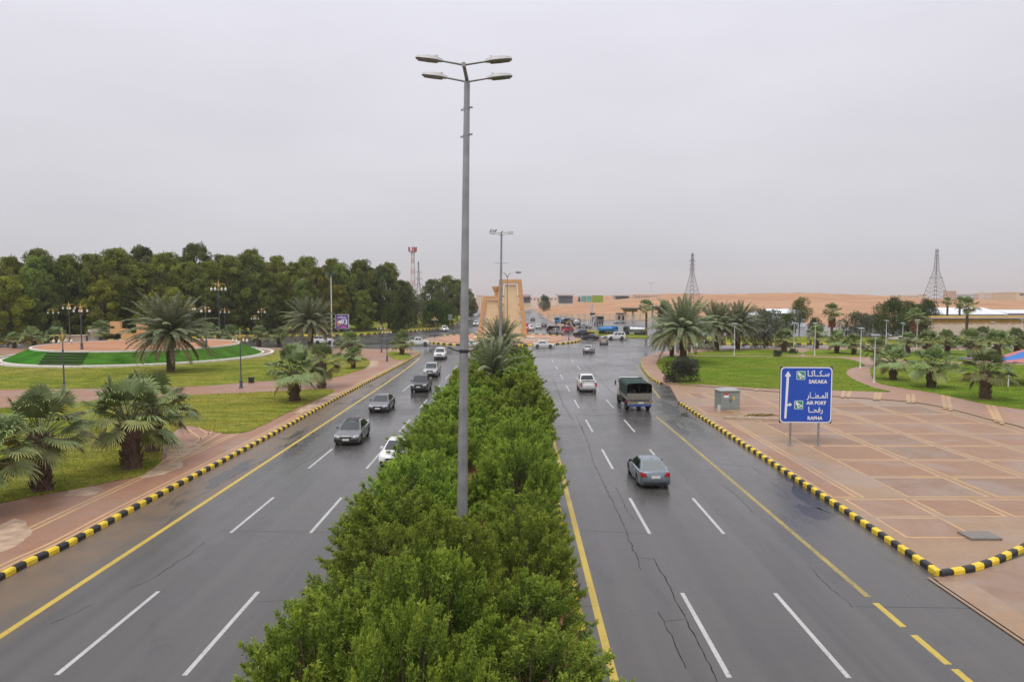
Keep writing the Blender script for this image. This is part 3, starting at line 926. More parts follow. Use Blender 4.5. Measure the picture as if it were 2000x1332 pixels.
# ---- palms
def fan_palm_meshes(seed, nl=40, pet=1.50, blade=.98, th=2.1, tr=.40):
    rng = np.random.default_rng(seed)
    quads, tints = [], []
    mbp = MB()
    top = th + .25
    for i in range(nl):
        f = (i + .5) / nl
        az = i * 2.39996 + rng.normal(0, .35)
        el = math.radians(84 - 94 * f + rng.normal(0, 9))
        d = np.array([math.cos(el) * math.cos(az), math.cos(el) * math.sin(az), math.sin(el)])
        side = np.array([-math.sin(az), math.cos(az), 0.])
        up = np.cross(d, side) * -1
        if up[2] < 0: up = -up
        L = pet * rng.uniform(.8, 1.15) * (1.0 - .25 * (f > .85))
        o = np.array([.16 * math.cos(az), .16 * math.sin(az), top - .35 * f])
        e = o + d * L - np.array([0, 0, .10 + .12 * f])
        mbp.path([o, (o + e) / 2 + np.array([0, 0, .06]), e], [.035, .028, .018], 4)
        B = blade * rng.uniform(.85, 1.15)
        age = f + rng.normal(0, .12)
        c0 = np.array([.235, .315, .125]) if age < .8 else np.array([.270, .305, .110])
        if age > 1.02: c0 = np.array([.30, .25, .10])
        c0 = c0 * rng.uniform(.7, 1.3)
        ns = 28
        eb = el - math.radians(8 + 44 * f + rng.normal(0, 8))      # the blade hangs from the end of its stalk
        d = np.array([math.cos(eb) * math.cos(az), math.cos(eb) * math.sin(az), math.sin(eb)])
        up = np.array([-math.sin(eb) * math.cos(az), -math.sin(eb) * math.sin(az), math.cos(eb)])
        tw = rng.normal(0, .30)
        side = side * math.cos(tw) + up * math.sin(tw)
        for k in range(ns):
            a = (k / (ns - 1) - .5) * math.radians(190)
            sd = d * math.cos(a) + side * math.sin(a) + up * .34 * (1 - abs(a) / 2.2)
            sd /= np.linalg.norm(sd)
            sl = B * (.72 + .28 * math.cos(a * .8)) * rng.uniform(.9, 1.1)
            w = .052 * B
            perp = np.cross(sd, up); perp /= np.linalg.norm(perp)
            drop = rng.uniform(.12, .40) * sl
            z = np.array([0, 0, 1.])
            p1 = e + sd * sl * .55
            p2 = e + sd * sl * .82 - z * drop * .42
            p3 = e + sd * sl * .98 - z * drop
            fo = up * w * (.25 if k % 2 else -.25)
            quads.append([e, p1 - perp * w + fo, p2, p1 + perp * w + fo])
            quads.append([p1 + perp * w * .55, p1 - perp * w * .55, p2 - perp * w * .45, p2 + perp * w * .45])
            quads.append([p2 + perp * w * .5, p2 - perp * w * .5, p3 - perp * .006, p3 + perp * .006])
            cc = c0 * rng.uniform(.85, 1.15)
            tints += [cc * .9, cc, cc * np.array([1.3, 1.2, 1.1])]
    crown = quads_mesh('crown', np.array(quads), M['palm_leaf'], np.array(tints))
    mb = MB()
    prof = [(tr * 1.2, 0), (tr * 1.05, .15), (tr * .95, .5), (tr * 1.02, th * .6), (tr * 1.12, th * .85), (tr * .75, th + .2)]
    mb.lathe(prof, 14)
    rb = random.Random(seed)
    for k in range(110):                       # old leaf bases
        z = rb.uniform(.12, th + .1)
        a = rb.uniform(0, 6.283)
        r = tr * 1.02
        mb.tube((r * math.cos(a), r * math.sin(a), z), ((r + .13) * math.cos(a), (r + .13) * math.sin(a), z + .18), .055, .02, 4)
    return crown, mbp.mesh('leaf_stalks', M['stalk']), mb.mesh('trunk', M['palm_bark'])
M['stalk'] = simple('palm_stalk', (.13, .15, .055), .6)
FP = [fan_palm_meshes(s, nl=n, th=h) for s, n, h in ((1, 42, 2.1), (2, 38, 2.4), (3, 44, 2.0))]
def fan_palm(label, loc, sc=1.0, var=0, group='fan palms in the parks', name='fan_palm', rz=None):
    t = thing(name, label, 'palm tree', loc, rz if rz is not None else (loc[0] * 7.3 % 6.28), group, sc)
    for nm, me in zip(('crown', 'leaf_stalks', 'trunk'), FP[var % 3]):
        put(nm, me, t)
    return t
def date_palm_meshes(seed, th=4.4, nf=92, L=4.9, tr=.36):
    rng = np.random.default_rng(seed)
    quads, tints = [], []
    mbr = MB()
    for i in range(nf):
        f = (i + .5) / nf
        az = i * 2.39996 + rng.normal(0, .12)
        el = math.radians(88 - 105 * f ** .9 + rng.normal(0, 5))
        ln = L * rng.uniform(.88, 1.1) * (1 - .12 * (f < .12))
        h = np.array([math.cos(az), math.sin(az), 0.])
        side = np.array([-math.sin(az), math.cos(az), 0.])
        z = np.array([0, 0, 1.])
        n = 12
        pts, e = [], el
        p = np.array([.12 * math.cos(az), .12 * math.sin(az), th + .1 - .4 * f])
        bend = math.radians(rng.uniform(48, 82)) * (1.1 if f > .35 else .42)
        for k in range(n + 1):
            pts.append(p.copy())
            p = p + (h * math.cos(e) + z * math.sin(e)) * ln / n
            e -= bend / n * (.4 + 1.2 * k / n)
        pts = np.array(pts)
        mbr.path(pts[::2], [.045, .038, .030, .022, .015, .010, .005][:len(pts[::2])], 4)
        c0 = np.array([.235, .275, .145]) * rng.uniform(.8, 1.2)
        if f > .82: c0 = np.array([.265, .255, .115]) * rng.uniform(.8, 1.15)
        if f > .96: c0 = np.array([.23, .165, .075])
        m = 58
        tt = np.linspace(.10, .985, m)
        for sg in (-1, 1):
            idx = tt * n
            i0 = np.minimum(idx.astype(int), n - 1)
            fr = (idx - i0)[:, None]
            b = pts[i0] * (1 - fr) + pts[i0 + 1] * fr
            tan = unit(pts[i0 + 1] - pts[i0])
            upv = unit(np.cross(tan, side[None] * -1))
            ll = .60 * np.sin(np.pi * (.12 + .84 * tt)) ** .6 * L / 4.9
            d = unit(tan * .62 + side[None] * sg * .80 + upv * .42 + rng.normal(0, .10, (m, 3)) - z * .10)
            quads.append(leaves(b, d, ll * rng.uniform(.85, 1.15, m), np.full(m, .085), rng, flat=upv))
            tints.append(c0[None] * rng.uniform(.8, 1.2, (m, 1)))
    crown = quads_mesh('crown', np.concatenate(quads), M['palm_leaf'], np.concatenate(tints))
    mb = MB()
    mb.lathe([(tr * 1.25, 0), (tr * .95, .3), (tr * .9, th * .55), (tr * 1.05, th * .66), (tr * 1.45, th * .80), (tr * 1.35, th * .93), (tr * .8, th + .15)], 14)
    rb = random.Random(seed)
    for k in range(190):
        z = .2 + (th - .1) * ((k + rb.random()) / 190)
        a = k * 2.39996
        r = tr * (.92 if z < th * .6 else 1.25)
        mb.tube((r * math.cos(a), r * math.sin(a), z - .04), ((r + .10) * math.cos(a), (r + .10) * math.sin(a), z + .12), .085, .03, 4)
    return crown, mbr.mesh('frond_stems', M['stalk']), mb.mesh('trunk', M['palm_bark'])
DP = [date_palm_meshes(1), date_palm_meshes(2, nf=84), date_palm_meshes(3, th=2.2, nf=54, L=3.4, tr=.30)]
def date_palm(label, loc, sc=1.0, var=0, group='feathery date palms'):
    t = thing('date_palm', label, 'palm tree', loc, loc[0] * 3.1 % 6.28, group, sc)
    for nm, me in zip(('crown', 'frond_stems', 'trunk'), DP[var]):
        put(nm, me, t)
    return t
GZ = .16
def gp(x, y, z=GZ):
    p = P(x, y, z)
    return (p.x, p.y, z - .02)
# left park
fan_palm('fan palm at the left picture edge, cut off by the frame', gp(-40, 1003), 1.2, 0)
fan_palm('large fan palm on the front lawn, second from the left edge', gp(83, 957), 1.2, 1)
fan_palm('large fan palm with thick brown trunk in front of a twin palm', gp(257, 914), 1.28, 0)
fan_palm('fan palm half hidden right behind the large palm with thick brown trunk', gp(299, 880), 1.25, 2)
fan_palm('bushy fan palm beside the pavement, left of a touching palm', gp(575, 783), 1.3, 2)
fan_palm('fan palm just behind and right of the bushy one by the pavement', gp(628, 757), 1.12, 1)
fan_palm('low fan palm on the bright lawn tongue beside the pavement', gp(690, 719), .75, 0)
fan_palm('taller fan palm behind the low one on the lawn tongue', gp(684, 703), 1.05, 1)
fan_palm('lone fan palm at the corner of the left park by the roundabout', gp(785, 692), 1.0, 2)
date_palm('tall date palm with stiff grey-green fronds in front of the round bed', gp(334, 726), (1.3, 1.3, 1.26), 0)
date_palm('tall date palm in front of the purple billboard', gp(607, 682), (1.24, 1.24, 1.22), 1)
G2 = 'fan palms behind the round bed'
for lab, x, y, s, v in (
        ('small fan palm at far left behind the round bed', 28, 680, .72, 1),
        ('wide fan palm at the left rim of the round bed', 66, 681, 1.05, 2),
        ('fan palm behind the left rim of the bed, beside twin lamps', 110, 675, .95, 0),
        ('fan palm growing behind the tan stepped sculpture', 196, 672, 1.15, 1),
        ('fan palm behind the bed, just right of the stiff date palm', 412, 672, 1.1, 0),
        ('fan palm at the right rim of the round bed', 452, 675, 1.05, 2),
        ('fan palm by the street, right of the bed and left of a close twin', 506, 678, .98, 1),
        ('fan palm by the street, close right of its twin', 545, 675, .92, 0)):
    fan_palm(lab, gp(x, y), s, v, G2)
# median palms
date_palm('short grey-green date palm rising out of the median shrubs', (PX(962, 74), 74, .1), 1.25, 2, 'date palms in the median')
date_palm('date palm at the far end of the median before the monument', (PX(976, 100), 100, .1), .88, 1, 'date palms in the median')
# right park
GR = 'date palms on the right-hand park'
date_palm('large date palm with drooping fronds on the right lawn corner', gp(1334, 710), (1.28, 1.28, 1.22), 1, GR)
date_palm('slim date palm close behind the large one on the lawn corner', gp(1312, 697), .95, 0, GR)
date_palm('date palm behind the lawn, right of the parked white car', gp(1400, 685), 1.12, 0, GR)
date_palm('date palm beside the right street, second right of the parked white car', gp(1441, 682), 1.1, 1, GR)
GF = 'fan palms in the right-hand park'
for lab, x, y, s, v in (
        ('fan palm at the right end of the narrow back lawn', 1531, 688, 1.05, 0),
        ('dark fan palm behind the white lamp above the blue sign', 1594, 681, 1.05, 1),
        ('fan palm on the lawn right of the lamp above the blue sign', 1634, 690, 1.0, 2),
        ('fan palm left of the two tall lamps by the curving path', 1668, 693, .9, 0),
        ('fan palm right behind the nearest white lamp', 1712, 716, .95, 1),
        ('broad fan palm beside the nearest white lamp and curved path', 1744, 742, 1.05, 2),
        ('full fan palm between two others, third from the picture edge', 1818, 757, 1.12, 0),
        ('nearest fan palm of the right park beside the blue shade sail', 1924, 780, 1.12, 1),
        ('fan palm in front of the gazebo', 1773, 690, .85, 1),
        ('fan palm directly right of the gazebo', 1813, 694, 1.05, 0),
        ('fan palm behind the full one, in front of the tan wall', 1850, 692, 1.05, 2),
        ('fan palm with slim dark trunk right of the tan wall middle', 1895, 704, 1.15, 1),
        ('fan palm with short black trunk left of the shade sail', 1948, 698, 1.12, 0),
        ('fan palm with leaning trunk above the shade sail', 1986, 695, 1.15, 2),
        ('fan palm behind the row, under the long yellow shed roof', 1918, 684, 1.1, 0),
        ('fan palm at the right picture edge behind the shade sail', 2016, 690, 1.2, 1)):
    fan_palm(lab, gp(x, y), s * 1.0, v, GF)
# taller skirted fan palms
def tall_fan(label, x, y, h, s, skirt=True):
    p = gp(x, y)
    t = thing('tall_fan_palm', label, 'palm tree', p, p[0] % 6.28, 'tall fan palms with dead skirts', 1)
    o = put('crown', FP[1][0], t, (0, 0, h - 1.9 * s)); o.scale = (s, s, s)
    o = put('leaf_stalks', FP[1][1], t, (0, 0, h - 1.9 * s)); o.scale = (s, s, s)
    MB().lathe([(.45, 0), (.34, .5), (.30, h * .6), (.28, h)], 10).build('trunk', M['palm_bark'], t)
    if skirt:
        rng = np.random.default_rng(int(x))
        n = 700
        a = rng.uniform(0, 6.283, n)
        b = np.stack([.35 * np.cos(a), .35 * np.sin(a), h - rng.uniform(.1, 2.2, n)], 1)
        d = np.stack([np.cos(a) * .55, np.sin(a) * .55, -np.ones(n)], 1) + rng.normal(0, .25, (n, 3))
        V = leaves(b, d, rng.uniform(.5, 1.1, n), np.full(n, .12), rng)
        put('dead_skirt', quads_mesh('dead_skirt', V, M['palm_leaf'], np.array([.34, .175, .085])[None] * rng.uniform(.7, 1.2, (n, 1))), t)
tall_fan('tall fan palm with an orange skirt of dead leaves', 1624, 668, 6.2, 1.05)
tall_fan('fan palm with rusty skirt beside the dark trees at the gazebo', 1786, 668, 5.3, 1.0)
tall_fan('dark tall fan palm standing before the yellow shed', 1887, 668, 7.4, 1.15, False)
tall_fan('small palm against the white warehouse wall, left of two', 1849, 645, 8.3, .8, False)
tall_fan('small palm against the white warehouse wall, right of two', 1873, 645, 8.4, .85, False)
tall_fan('dark fan palm below the junction lamp on the right verge', 1262, 655, 7.0, 1.05, False)

# ---- broad-leaved trees
def tree_meshes(seed, H, R, base, ncl, npl, ls, dark, lite, droop=.35, cr=(1.3, 2.6), sharp=.0, bark='pale_bark', shape=1.0):
    rng = np.random.default_rng(seed)
    cl = []
    for k in range(ncl):
        f = (k + .5) / ncl
        z = base + (H - base) * f ** shape
        prof = (math.sin(math.pi * min(1, .18 + .80 * f)) ** .65) * (1 - sharp * f)
        a = k * 2.39996 + rng.normal(0, .4)
        r = R * prof * math.sqrt(rng.uniform(.15, 1.15)) * (1.25 if rng.uniform() < .12 else 1)
        cl.append((r * math.cos(a), r * math.sin(a), min(z + rng.normal(0, .5), H - .6), rng.uniform(*cr) * (1.0 - .25 * f)))
    cl = np.array(cl)
    ids = np.repeat(np.arange(ncl), npl)
    c = cl[ids]
    n = len(ids)
    dirs = unit(rng.normal(size=(n, 3)) + np.array([0, 0, .25]))
    rad = rng.uniform(.35, 1.0, n) ** .5 * (1 + .18 * np.sin(dirs[:, 0] * 6 + ids) * np.cos(dirs[:, 1] * 5))
    b = c[:, :3] + dirs * (c[:, 3] * rad)[:, None] * np.array([1, 1, 1.25])
    d = dirs * .6 + rng.normal(0, .6, (n, 3)) - np.array([0, 0, droop * 1.6])
    V = leaves(b, d, rng.uniform(.6, 1.35, n) * ls, rng.uniform(.6, 1.2, n) * ls * .52, rng)
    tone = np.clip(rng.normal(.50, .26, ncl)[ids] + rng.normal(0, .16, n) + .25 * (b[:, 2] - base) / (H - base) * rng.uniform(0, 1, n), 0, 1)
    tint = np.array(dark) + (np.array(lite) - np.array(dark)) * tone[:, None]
    crown = quads_mesh('crown', V, M['tree_leaf'], tint)
    mb = MB()
    rb = random.Random(seed)
    lean = [rb.uniform(-.4, .4), rb.uniform(-.4, .4)]
    mb.path([(0, 0, 0), (lean[0] * .4, lean[1] * .4, H * .25), (lean[0], lean[1], H * .55), (lean[0] * 1.2, lean[1], H * .85)], [.016 * H, .013 * H, .008 * H, .002 * H], 7)
    for k in range(2, ncl, max(1, ncl // 16)):
        q = Vector(cl[k][:3])
        s = Vector((lean[0] * .7, lean[1] * .7, max(.6, min(H * .6, q.z * .55))))
        mb.path([s, s.lerp(q, .5) + Vector((0, 0, .3)), q], [.007 * H, .005 * H, .002 * H], 5)
    return crown, mb.mesh('trunk', M[bark])
EDK, ELT = (.045, .070, .018), (.290, .345, .066)
EU = [tree_meshes(s, 22, 5.0, b, 125, 185, .46, dk, lt, .55, (.7, 1.65)) for s, b, dk, lt in
      ((1, 2.5, EDK, ELT), (2, 3.0, (.028, .046, .016), (.255, .325, .075)), (3, 3.0, EDK, (.390, .410, .060)), (4, 2.6, (.038, .062, .016), (.320, .365, .062)), (5, 3.4, (.034, .054, .020), (.200, .250, .080)))]
def tree(pair, label, loc, sc, group, name='tree', rz=None):
    t = thing(name, label, 'tree', loc, rz if rz is not None else (loc[0] * 5.7 % 6.28), group, sc)
    put('crown', pair[0], t)
    put('trunk', pair[1], t)
    return t
base_y = np.interp
bx, by = [-90, 0, 200, 430, 640, 760, 800], [672, 669, 661, 654, 648, 644, 641]
tx, ty = [-90, 0, 40, 100, 160, 250, 320, 390, 440, 480, 530, 580, 640, 690, 740, 780, 800], [505, 507, 512, 490, 494, 484, 497, 487, 500, 490, 508, 500, 512, 507, 517, 526, 540]
rr = random.Random(9)
GE = 'tall trees in the wood behind the left park'
k = 0
x = -78
while x < 800:
    y = float(np.interp(x, bx, by))
    p = P(x, y - 1.0, .16)
    H = PZ(float(np.interp(x, tx, ty)), p.y) * rr.uniform(.80, 1.0)
    v = rr.choice([0, 1, 2, 3, 3, 4]) if x < 700 else rr.choice([1, 4])
    tree(EU[v], f'tall leafy tree in the front row of the left wood, {ordw(k)} from the left', (p.x, p.y, .1), (rr.uniform(.95, 1.2) * H / 22 * 1.08,) * 2 + (H / 22,), GE)
    k += 1
    x += rr.uniform(40, 52) * (190 / p.y)
x, k = -95, 0
while x < 790:
    y = float(np.interp(x, bx, by))
    p = P(x, y, .16)
    Y = p.y + rr.uniform(10, 16)
    H = PZ(float(np.interp(x, tx, ty)), Y) * rr.uniform(.90, 1.05)
    X = PX(x, Y)
    tree(EU[rr.choice([0, 1, 3, 4])], f'tall tree of the second row in the left wood, {ordw(k)} from the left', (X, Y, .1), (H / 22 * 1.05,) * 2 + (H / 22,), GE)
    k += 1
    x += rr.uniform(48, 60)
x, k = -60, 0
while x < 720:
    y = float(np.interp(x, bx, by))
    p = P(x, y + rr.uniform(.5, 2.0), .16)
    H = rr.uniform(9.5, 15.5)
    tree(EU[rr.choice([2, 2, 3, 0, 1])], f'shorter leafy tree at the front edge of the left wood, {ordw(k)} from the left', (p.x, p.y, .1), (H / 22 * 1.25,) * 2 + (H / 22,), 'shorter trees at the wood edge')
    k += 1
    x += rr.uniform(45, 85)
# low edge trees in front of the wood
DG = tree_meshes(21, 7, 2.6, .6, 26, 260, .34, (.026, .052, .014), (.100, .155, .030), .2, (.9, 1.5), bark='bark')
GB = tree_meshes(22, 6, 3.0, .4, 26, 240, .32, (.070, .092, .050), (.20, .225, .14), .1, (.9, 1.5), bark='bark')
for lab, x, y, H in (('round dark green tree left of the corner fan palm', 778, 648, 8.0), ('dark rounded tree beside the lawn gap at the road', 848, 640, 9.0),
                     ('pale green tree at the foot of the radio tower', 815, 638, 9.0), ('dark small tree next to the road sign', 872, 637, 7.5)):
    p = P(x, y, .16)
    tree(DG if 'dark' in lab else GB, lab, (p.x, p.y, .1), H / (7 if 'dark' in lab else 6), 'small trees at the road edge', 'small_tree')
for i, (lab, x, Y, ytop, v) in enumerate((('broad grey-green tree right of the radio tower', 845, 285, 548, 4), ('tall tree beside the lamp pole, first of the pair', 872, 300, 541, 1),
                                      ('tall tree beside the lamp pole, second of the pair', 893, 315, 548, 4), ('tall tree at the far left roadside, smallest of the row', 912, 345, 566, 1),
                                      ('grey tree just left of the radio tower', 790, 270, 552, 4), ('roadside tree behind the lamp pole, far down the left road', 925, 420, 588, 4))):
    H = PZ(ytop, Y)
    tree(EU[v], lab, (PX(x, Y), Y, .1), (H / 22 * 1.25,) * 2 + (H / 22,), 'trees along the far left road')
# right-hand side trees
AC = tree_meshes(31, 9, 3.9, 1.2, 36, 320, .36, (.030, .058, .018), (.115, .160, .040), .2, (1.2, 2.0), bark='bark')
SL = tree_meshes(32, 11, 2.3, 4.0, 22, 240, .34, (.060, .085, .022), (.23, .245, .06), .4, (.9, 1.6))
for lab, pr, x, Y, ytop, hb, ws, nm in (
        ('slim pale tree rising above the white shed', SL, 1560, 205, 584, 11, 1.2, 'slim_tree'),
        ('dark dense tree behind the gazebo, left one', AC, 1742, 178, 589, 9, 1.0, 'dense_tree'),
        ('dark dense tree behind the gazebo, right one', AC, 1783, 186, 597, 9, .95, 'dense_tree'),
        ('rounded grey-green tree left of the white warehouse', AC, 1808, 250, 589, 9, .9, 'dense_tree'),
        ('low olive tree behind the tall orange-skirted palm', GB, 1672, 190, 613, 6, 1.2, 'olive_tree'),
        ('grey olive tree beside the right street', GB, 1493, 148, 609, 6, 1.05, 'olive_tree'),
        ('dark green tree near the white shed and street', DG, 1533, 190, 616, 7, 1.1, 'small_tree'),
        ('low grey tree right of the orange-skirted palm', GB, 1700, 205, 616, 6, 1.2, 'olive_tree'),
        ('small dark tree near the end of the shed yard', DG, 1590, 215, 622, 7, 1.1, 'small_tree'),
        ('bushy green tree before the far glass showroom', AC, 1064, 520, 579, 9, .8, 'dense_tree'),
        ('little dark tree over the filling station roof', DG, 1297, 300, 590, 7, .8, 'small_tree')):
    zt = PZ(ytop, Y)
    z0 = max(.1, hill_h(PX(x, Y), Y) - .1)
    H = zt - z0
    tree(pr, lab, (PX(x, Y), Y, z0), (H / hb * ws,) * 2 + (H / hb,), 'trees on the right side', nm)
# small bushes
def small_bush(label, x, y, pair, s, nm='bush', cat='shrub'):
    p = gp(x, y)
    t = thing(nm, label, cat, p, x % 6, 'small bushes on the lawns', s)
    put('foliage', pair[0], t); put('stems', pair[1], t)
OB = tree_meshes(41, 2.0, 1.1, .15, 24, 260, .16, (.05, .066, .04), (.15, .17, .12), -.3, (.35, .6), bark='bark')
small_bush('round grey-green bush on the front corner of the right lawn', 1331, 746, OB, 1.55)
small_bush('little sapling on the path between the two right lawns', 1518, 696.5, OB, .62)
small_bush('small dark bush at the foot of a white park lamp', 1549, 691, OB, .5)
small_bush('small green plant on the red soil of the round bed', 424, 676, OB, .8)

# ---- grass tufts: real blades on the lawns
def grass_on(name, poly, z, n, seed, cols, ymax=150):
    rng = np.random.default_rng(seed)
    pv = np.array([(p[0], p[1]) for p in poly])
    lo_, hi_ = pv.min(0), np.minimum(pv.max(0), [1e9, ymax])
    lo_[0] = max(lo_[0], -95)
    hi_[0] = min(hi_[0], 110)
    q = rng.uniform(lo_, hi_, (n * 4, 2))
    q = q[np.argsort(rng.random(len(q)) * (q[:, 1] / hi_[1]) ** .7)]
    c = np.zeros(len(q), bool)
    j = len(pv) - 1
    for i in range(len(pv)):
        xi, yi, xj, yj = pv[i][0], pv[i][1], pv[j][0], pv[j][1]
        if yi != yj:
            c ^= ((yi > q[:, 1]) != (yj > q[:, 1])) & (q[:, 0] < (xj - xi) * (q[:, 1] - yi) / (yj - yi) + xi)
        j = i
    q = q[c][:n]
    m = len(q)
    clump = np.sin(q[:, 0] * .9 + np.sin(q[:, 1] * .7) * 2) * np.sin(q[:, 1] * 1.3 + np.sin(q[:, 0] * .5) * 2)
    b = np.concatenate([q, np.full((m, 1), z - .01)], 1)
    d = rng.normal(0, .75, (m, 3)); d[:, 2] = 1
    L = rng.uniform(.035, .10, m) * (1 + .5 * clump)
    V = leaves(b, d, L, rng.uniform(.05, .11, m), rng)
    tone = np.clip(.5 + .28 * clump + rng.normal(0, .28, m), 0, 1)[:, None]
    t = np.array(cols[0]) + (np.array(cols[1]) - np.array(cols[0])) * tone
    o = put(name, quads_mesh(name, V, M['tree_leaf'], t))
    o['kind'] = 'stuff'
    o['label'] = 'short rough grass growing on ' + name.replace('_grass', '').replace('_', ' ')
    o['category'] = 'grass'
CG = ((.130, .190, .014), (.420, .400, .070))
CG2 = ((.095, .185, .014), (.300, .350, .050))
grass_on('front_lawn_grass', px_poly(L1, .165, 4), .165, 60000, 1, CG)
grass_on('middle_lawn_grass', px_poly(L2, .165, 4), .165, 45000, 2, CG)
grass_on('park_lawn_grass', px_poly(RL, .20, 4), .20, 45000, 3, CG2)
grass_on('palm_lawn_grass', px_poly([(1700, 722), (1712, 745), (1760, 757), (1830, 768), (1928, 789), (2010, 801), (2200, 840), (2200, 715), (1990, 712), (1850, 710), (1760, 708), (1715, 712)], .20, 4), .20, 40000, 4, CG2)
# ------------------------------------------------------------------ street furniture
M['galv'] = simple('galvanised_steel', (.30, .31, .31), .45, .55, var=.18, scale=2.5)
M['dark_metal'] = simple('dark_metal', (.030, .031, .033), .45, .3)
M['lamp_grey'] = simple('lamp_housing', (.46, .46, .45), .5, .1)
M['lens'] = simple('lamp_lens', (.155, .150, .105), .25, 0)
M['white_metal'] = simple('white_painted_metal', (.66, .66, .65), .45, 0)
M['gold'] = simple('gilt_metal', (.42, .29, .10), .35, .7)
M['globe'] = simple('milk_glass', (.72, .70, .66), .25, 0, var=.04)
M['post_blue'] = simple('slate_blue_paint', (.075, .085, .115), .45, .1)
M['black'] = simple('black_plastic', (.015, .015, .016), .5)

def lamp_head(parent, at, direction, length=.68, up=.10):
    """flat luminaire: tapered housing with a lens under it"""
    d = Vector((direction[0], direction[1], 0)).normalized()
    s = Vector((-d.y, d.x, 0))
    a = Vector(at)
    mb = MB()
    w0, w1, w2 = .07, .165, .12
    tops, bots = [], []
    for t, w, h in ((0, w0, .055), (.22, w1 * .9, .10), (.55, w1, .105), (.9, w2 * 1.15, .07), (1.0, w2 * .8, .03)):
        c = a + d * length * t + Vector((0, 0, up * t))
        tops += [c - s * w * .8 + Vector((0, 0, h)), c + s * w * .8 + Vector((0, 0, h))]
        bots += [c - s * w, c + s * w]
    vs = tops + bots
    n = 10
    fs = []
    for i in range(4):
        fs += [(2 * i, 2 * i + 2, 2 * i + 3, 2 * i + 1), (n + 2 * i, n + 2 * i + 1, n + 2 * i + 3, n + 2 * i + 2),
               (2 * i, n + 2 * i, n + 2 * i + 2, 2 * i + 2), (2 * i + 1, 2 * i + 3, n + 2 * i + 3, n + 2 * i + 1)]
    fs += [(0, 1, n + 1, n), (8, n + 8, n + 9, 9)]
    mb.add(vs, fs)
    mb.box(a + d * length * .22 + Vector((0, 0, .13 + up * .2)), (.07, .07, .05))
    h = mb.build('lamp_head', M['lamp_grey'], parent, smooth=30)
    lb = MB()
    q = []
    for t, w in ((.2, w1 * .75), (.55, w1 * .86), (.93, w2 * .9)):
        c = a + d * length * t + Vector((0, 0, up * t - .012))
        q += [c - s * w, c + s * w]
    lb.add(q + [p - Vector((0, 0, .02)) for p in q], [(6, 7, 9, 8), (8, 9, 11, 10), (0, 2, 8, 6), (2, 4, 10, 8), (1, 7, 9, 3), (3, 9, 11, 5), (0, 6, 7, 1), (4, 5, 11, 10)])
    lb.build('lens', M['lens'], h)
def tall_lamp(label, loc, H, near=1.35, lean=0.0, r0=.185, r1=.085, tier2=False, straps=True):
    t = thing('street_lamp', label, 'street lamp', loc, 0, 'tall lamps in the median')
    t.rotation_euler = (0, lean, 0)
    mb = MB()
    n = 8
    for a, b in ((0, .36), (.36, .62), (.62, 1.0)):
        ra, rb_ = r0 + (r1 - r0) * a, r0 + (r1 - r0) * b
        mb.tube((0, 0, H * a), (0, 0, H * b), ra, rb_ * 1.02, n, caps=False)
        mb.tube((0, 0, H * b - .25), (0, 0, H * b), rb_ * 1.06, rb_ * 1.04, n)
    mb.tube((0, 0, -.1), (0, 0, .04), .34, .34, 12)
    mb.build('pole', M['galv'], t, smooth=20)
    arm = MB()
    arm.path([(0, 0, H - .25), (0, -.05, H + .02), (0, -near, H + .05)], [.06, .058, .05], 8)
    arm.tube((0, -near - .05, H + .05), (0, -near + .05, H + .05), .065, .065, 10)
    arm.build('top_bracket', M['galv'], t, smooth=40)
    for yy in (0, -near):
        for s in (-1, 1):
            MB().tube((0, yy, H - .02 if yy == 0 else H + .05), (s * .62, yy, H + .09 + (0 if yy == 0 else .06)), .038, .034, 8).build('arm', M['galv'], t, smooth=40)
            lamp_head(t, (s * .60, yy, H + .07 + (0 if yy == 0 else .06)), (s, 0), .76, .08)
    if straps:
        st = MB()
        z = 8.75
        r = r0 + (r1 - r0) * z / H
        st.tube((0, 0, z - .05), (0, 0, z + .05), r + .012, r + .012, n)
        for s in (-1, 1):
            st.path([(s * r * .7, -.12, z), (s * (r + .16), -.24, z + .05), (s * (r + .34), -.28, z + .14)], [.022, .02, .016], 6)
        st.build('strap', M['dark_metal'], t)
        for z in (H - .8, H - 1.6):
            c = MB()
            r = r0 + (r1 - r0) * z / H
            c.tube((0, 0, z - .03), (0, 0, z + .03), r + .012, r + .012, n)
            c.box((-r - .05, 0, z - .06), (.08, .04, .05)); c.box((r + .05, 0, z + .02), (.08, .04, .05))
            c.build('clamp', M['galv'], t)
    if tier2:
        for s in (-1, 1):
            for zz, ll in ((14.2, .78), (9.3, .45), (7.4, .4)):
                mbp = MB()
                mbp.path([(0, -.02, zz), (s * ll * .6, -.05, zz + .05), (s * ll, -.06, zz + .10)], [.03, .025, .02], 6)
                mbp.build('side_bracket', M['galv'], t)
    return t
tall_lamp('tall grey four-headed street lamp standing in the near median shrubs', (-1.77, 22, .1), 16.9, 1.35, math.atan2(.26, 16.9))
tall_lamp('tall grey street lamp farther along the median, behind the short palm', (PX(976, 81), 81, .1), 17.4, 1.5, .012, .20, .10, True, False)

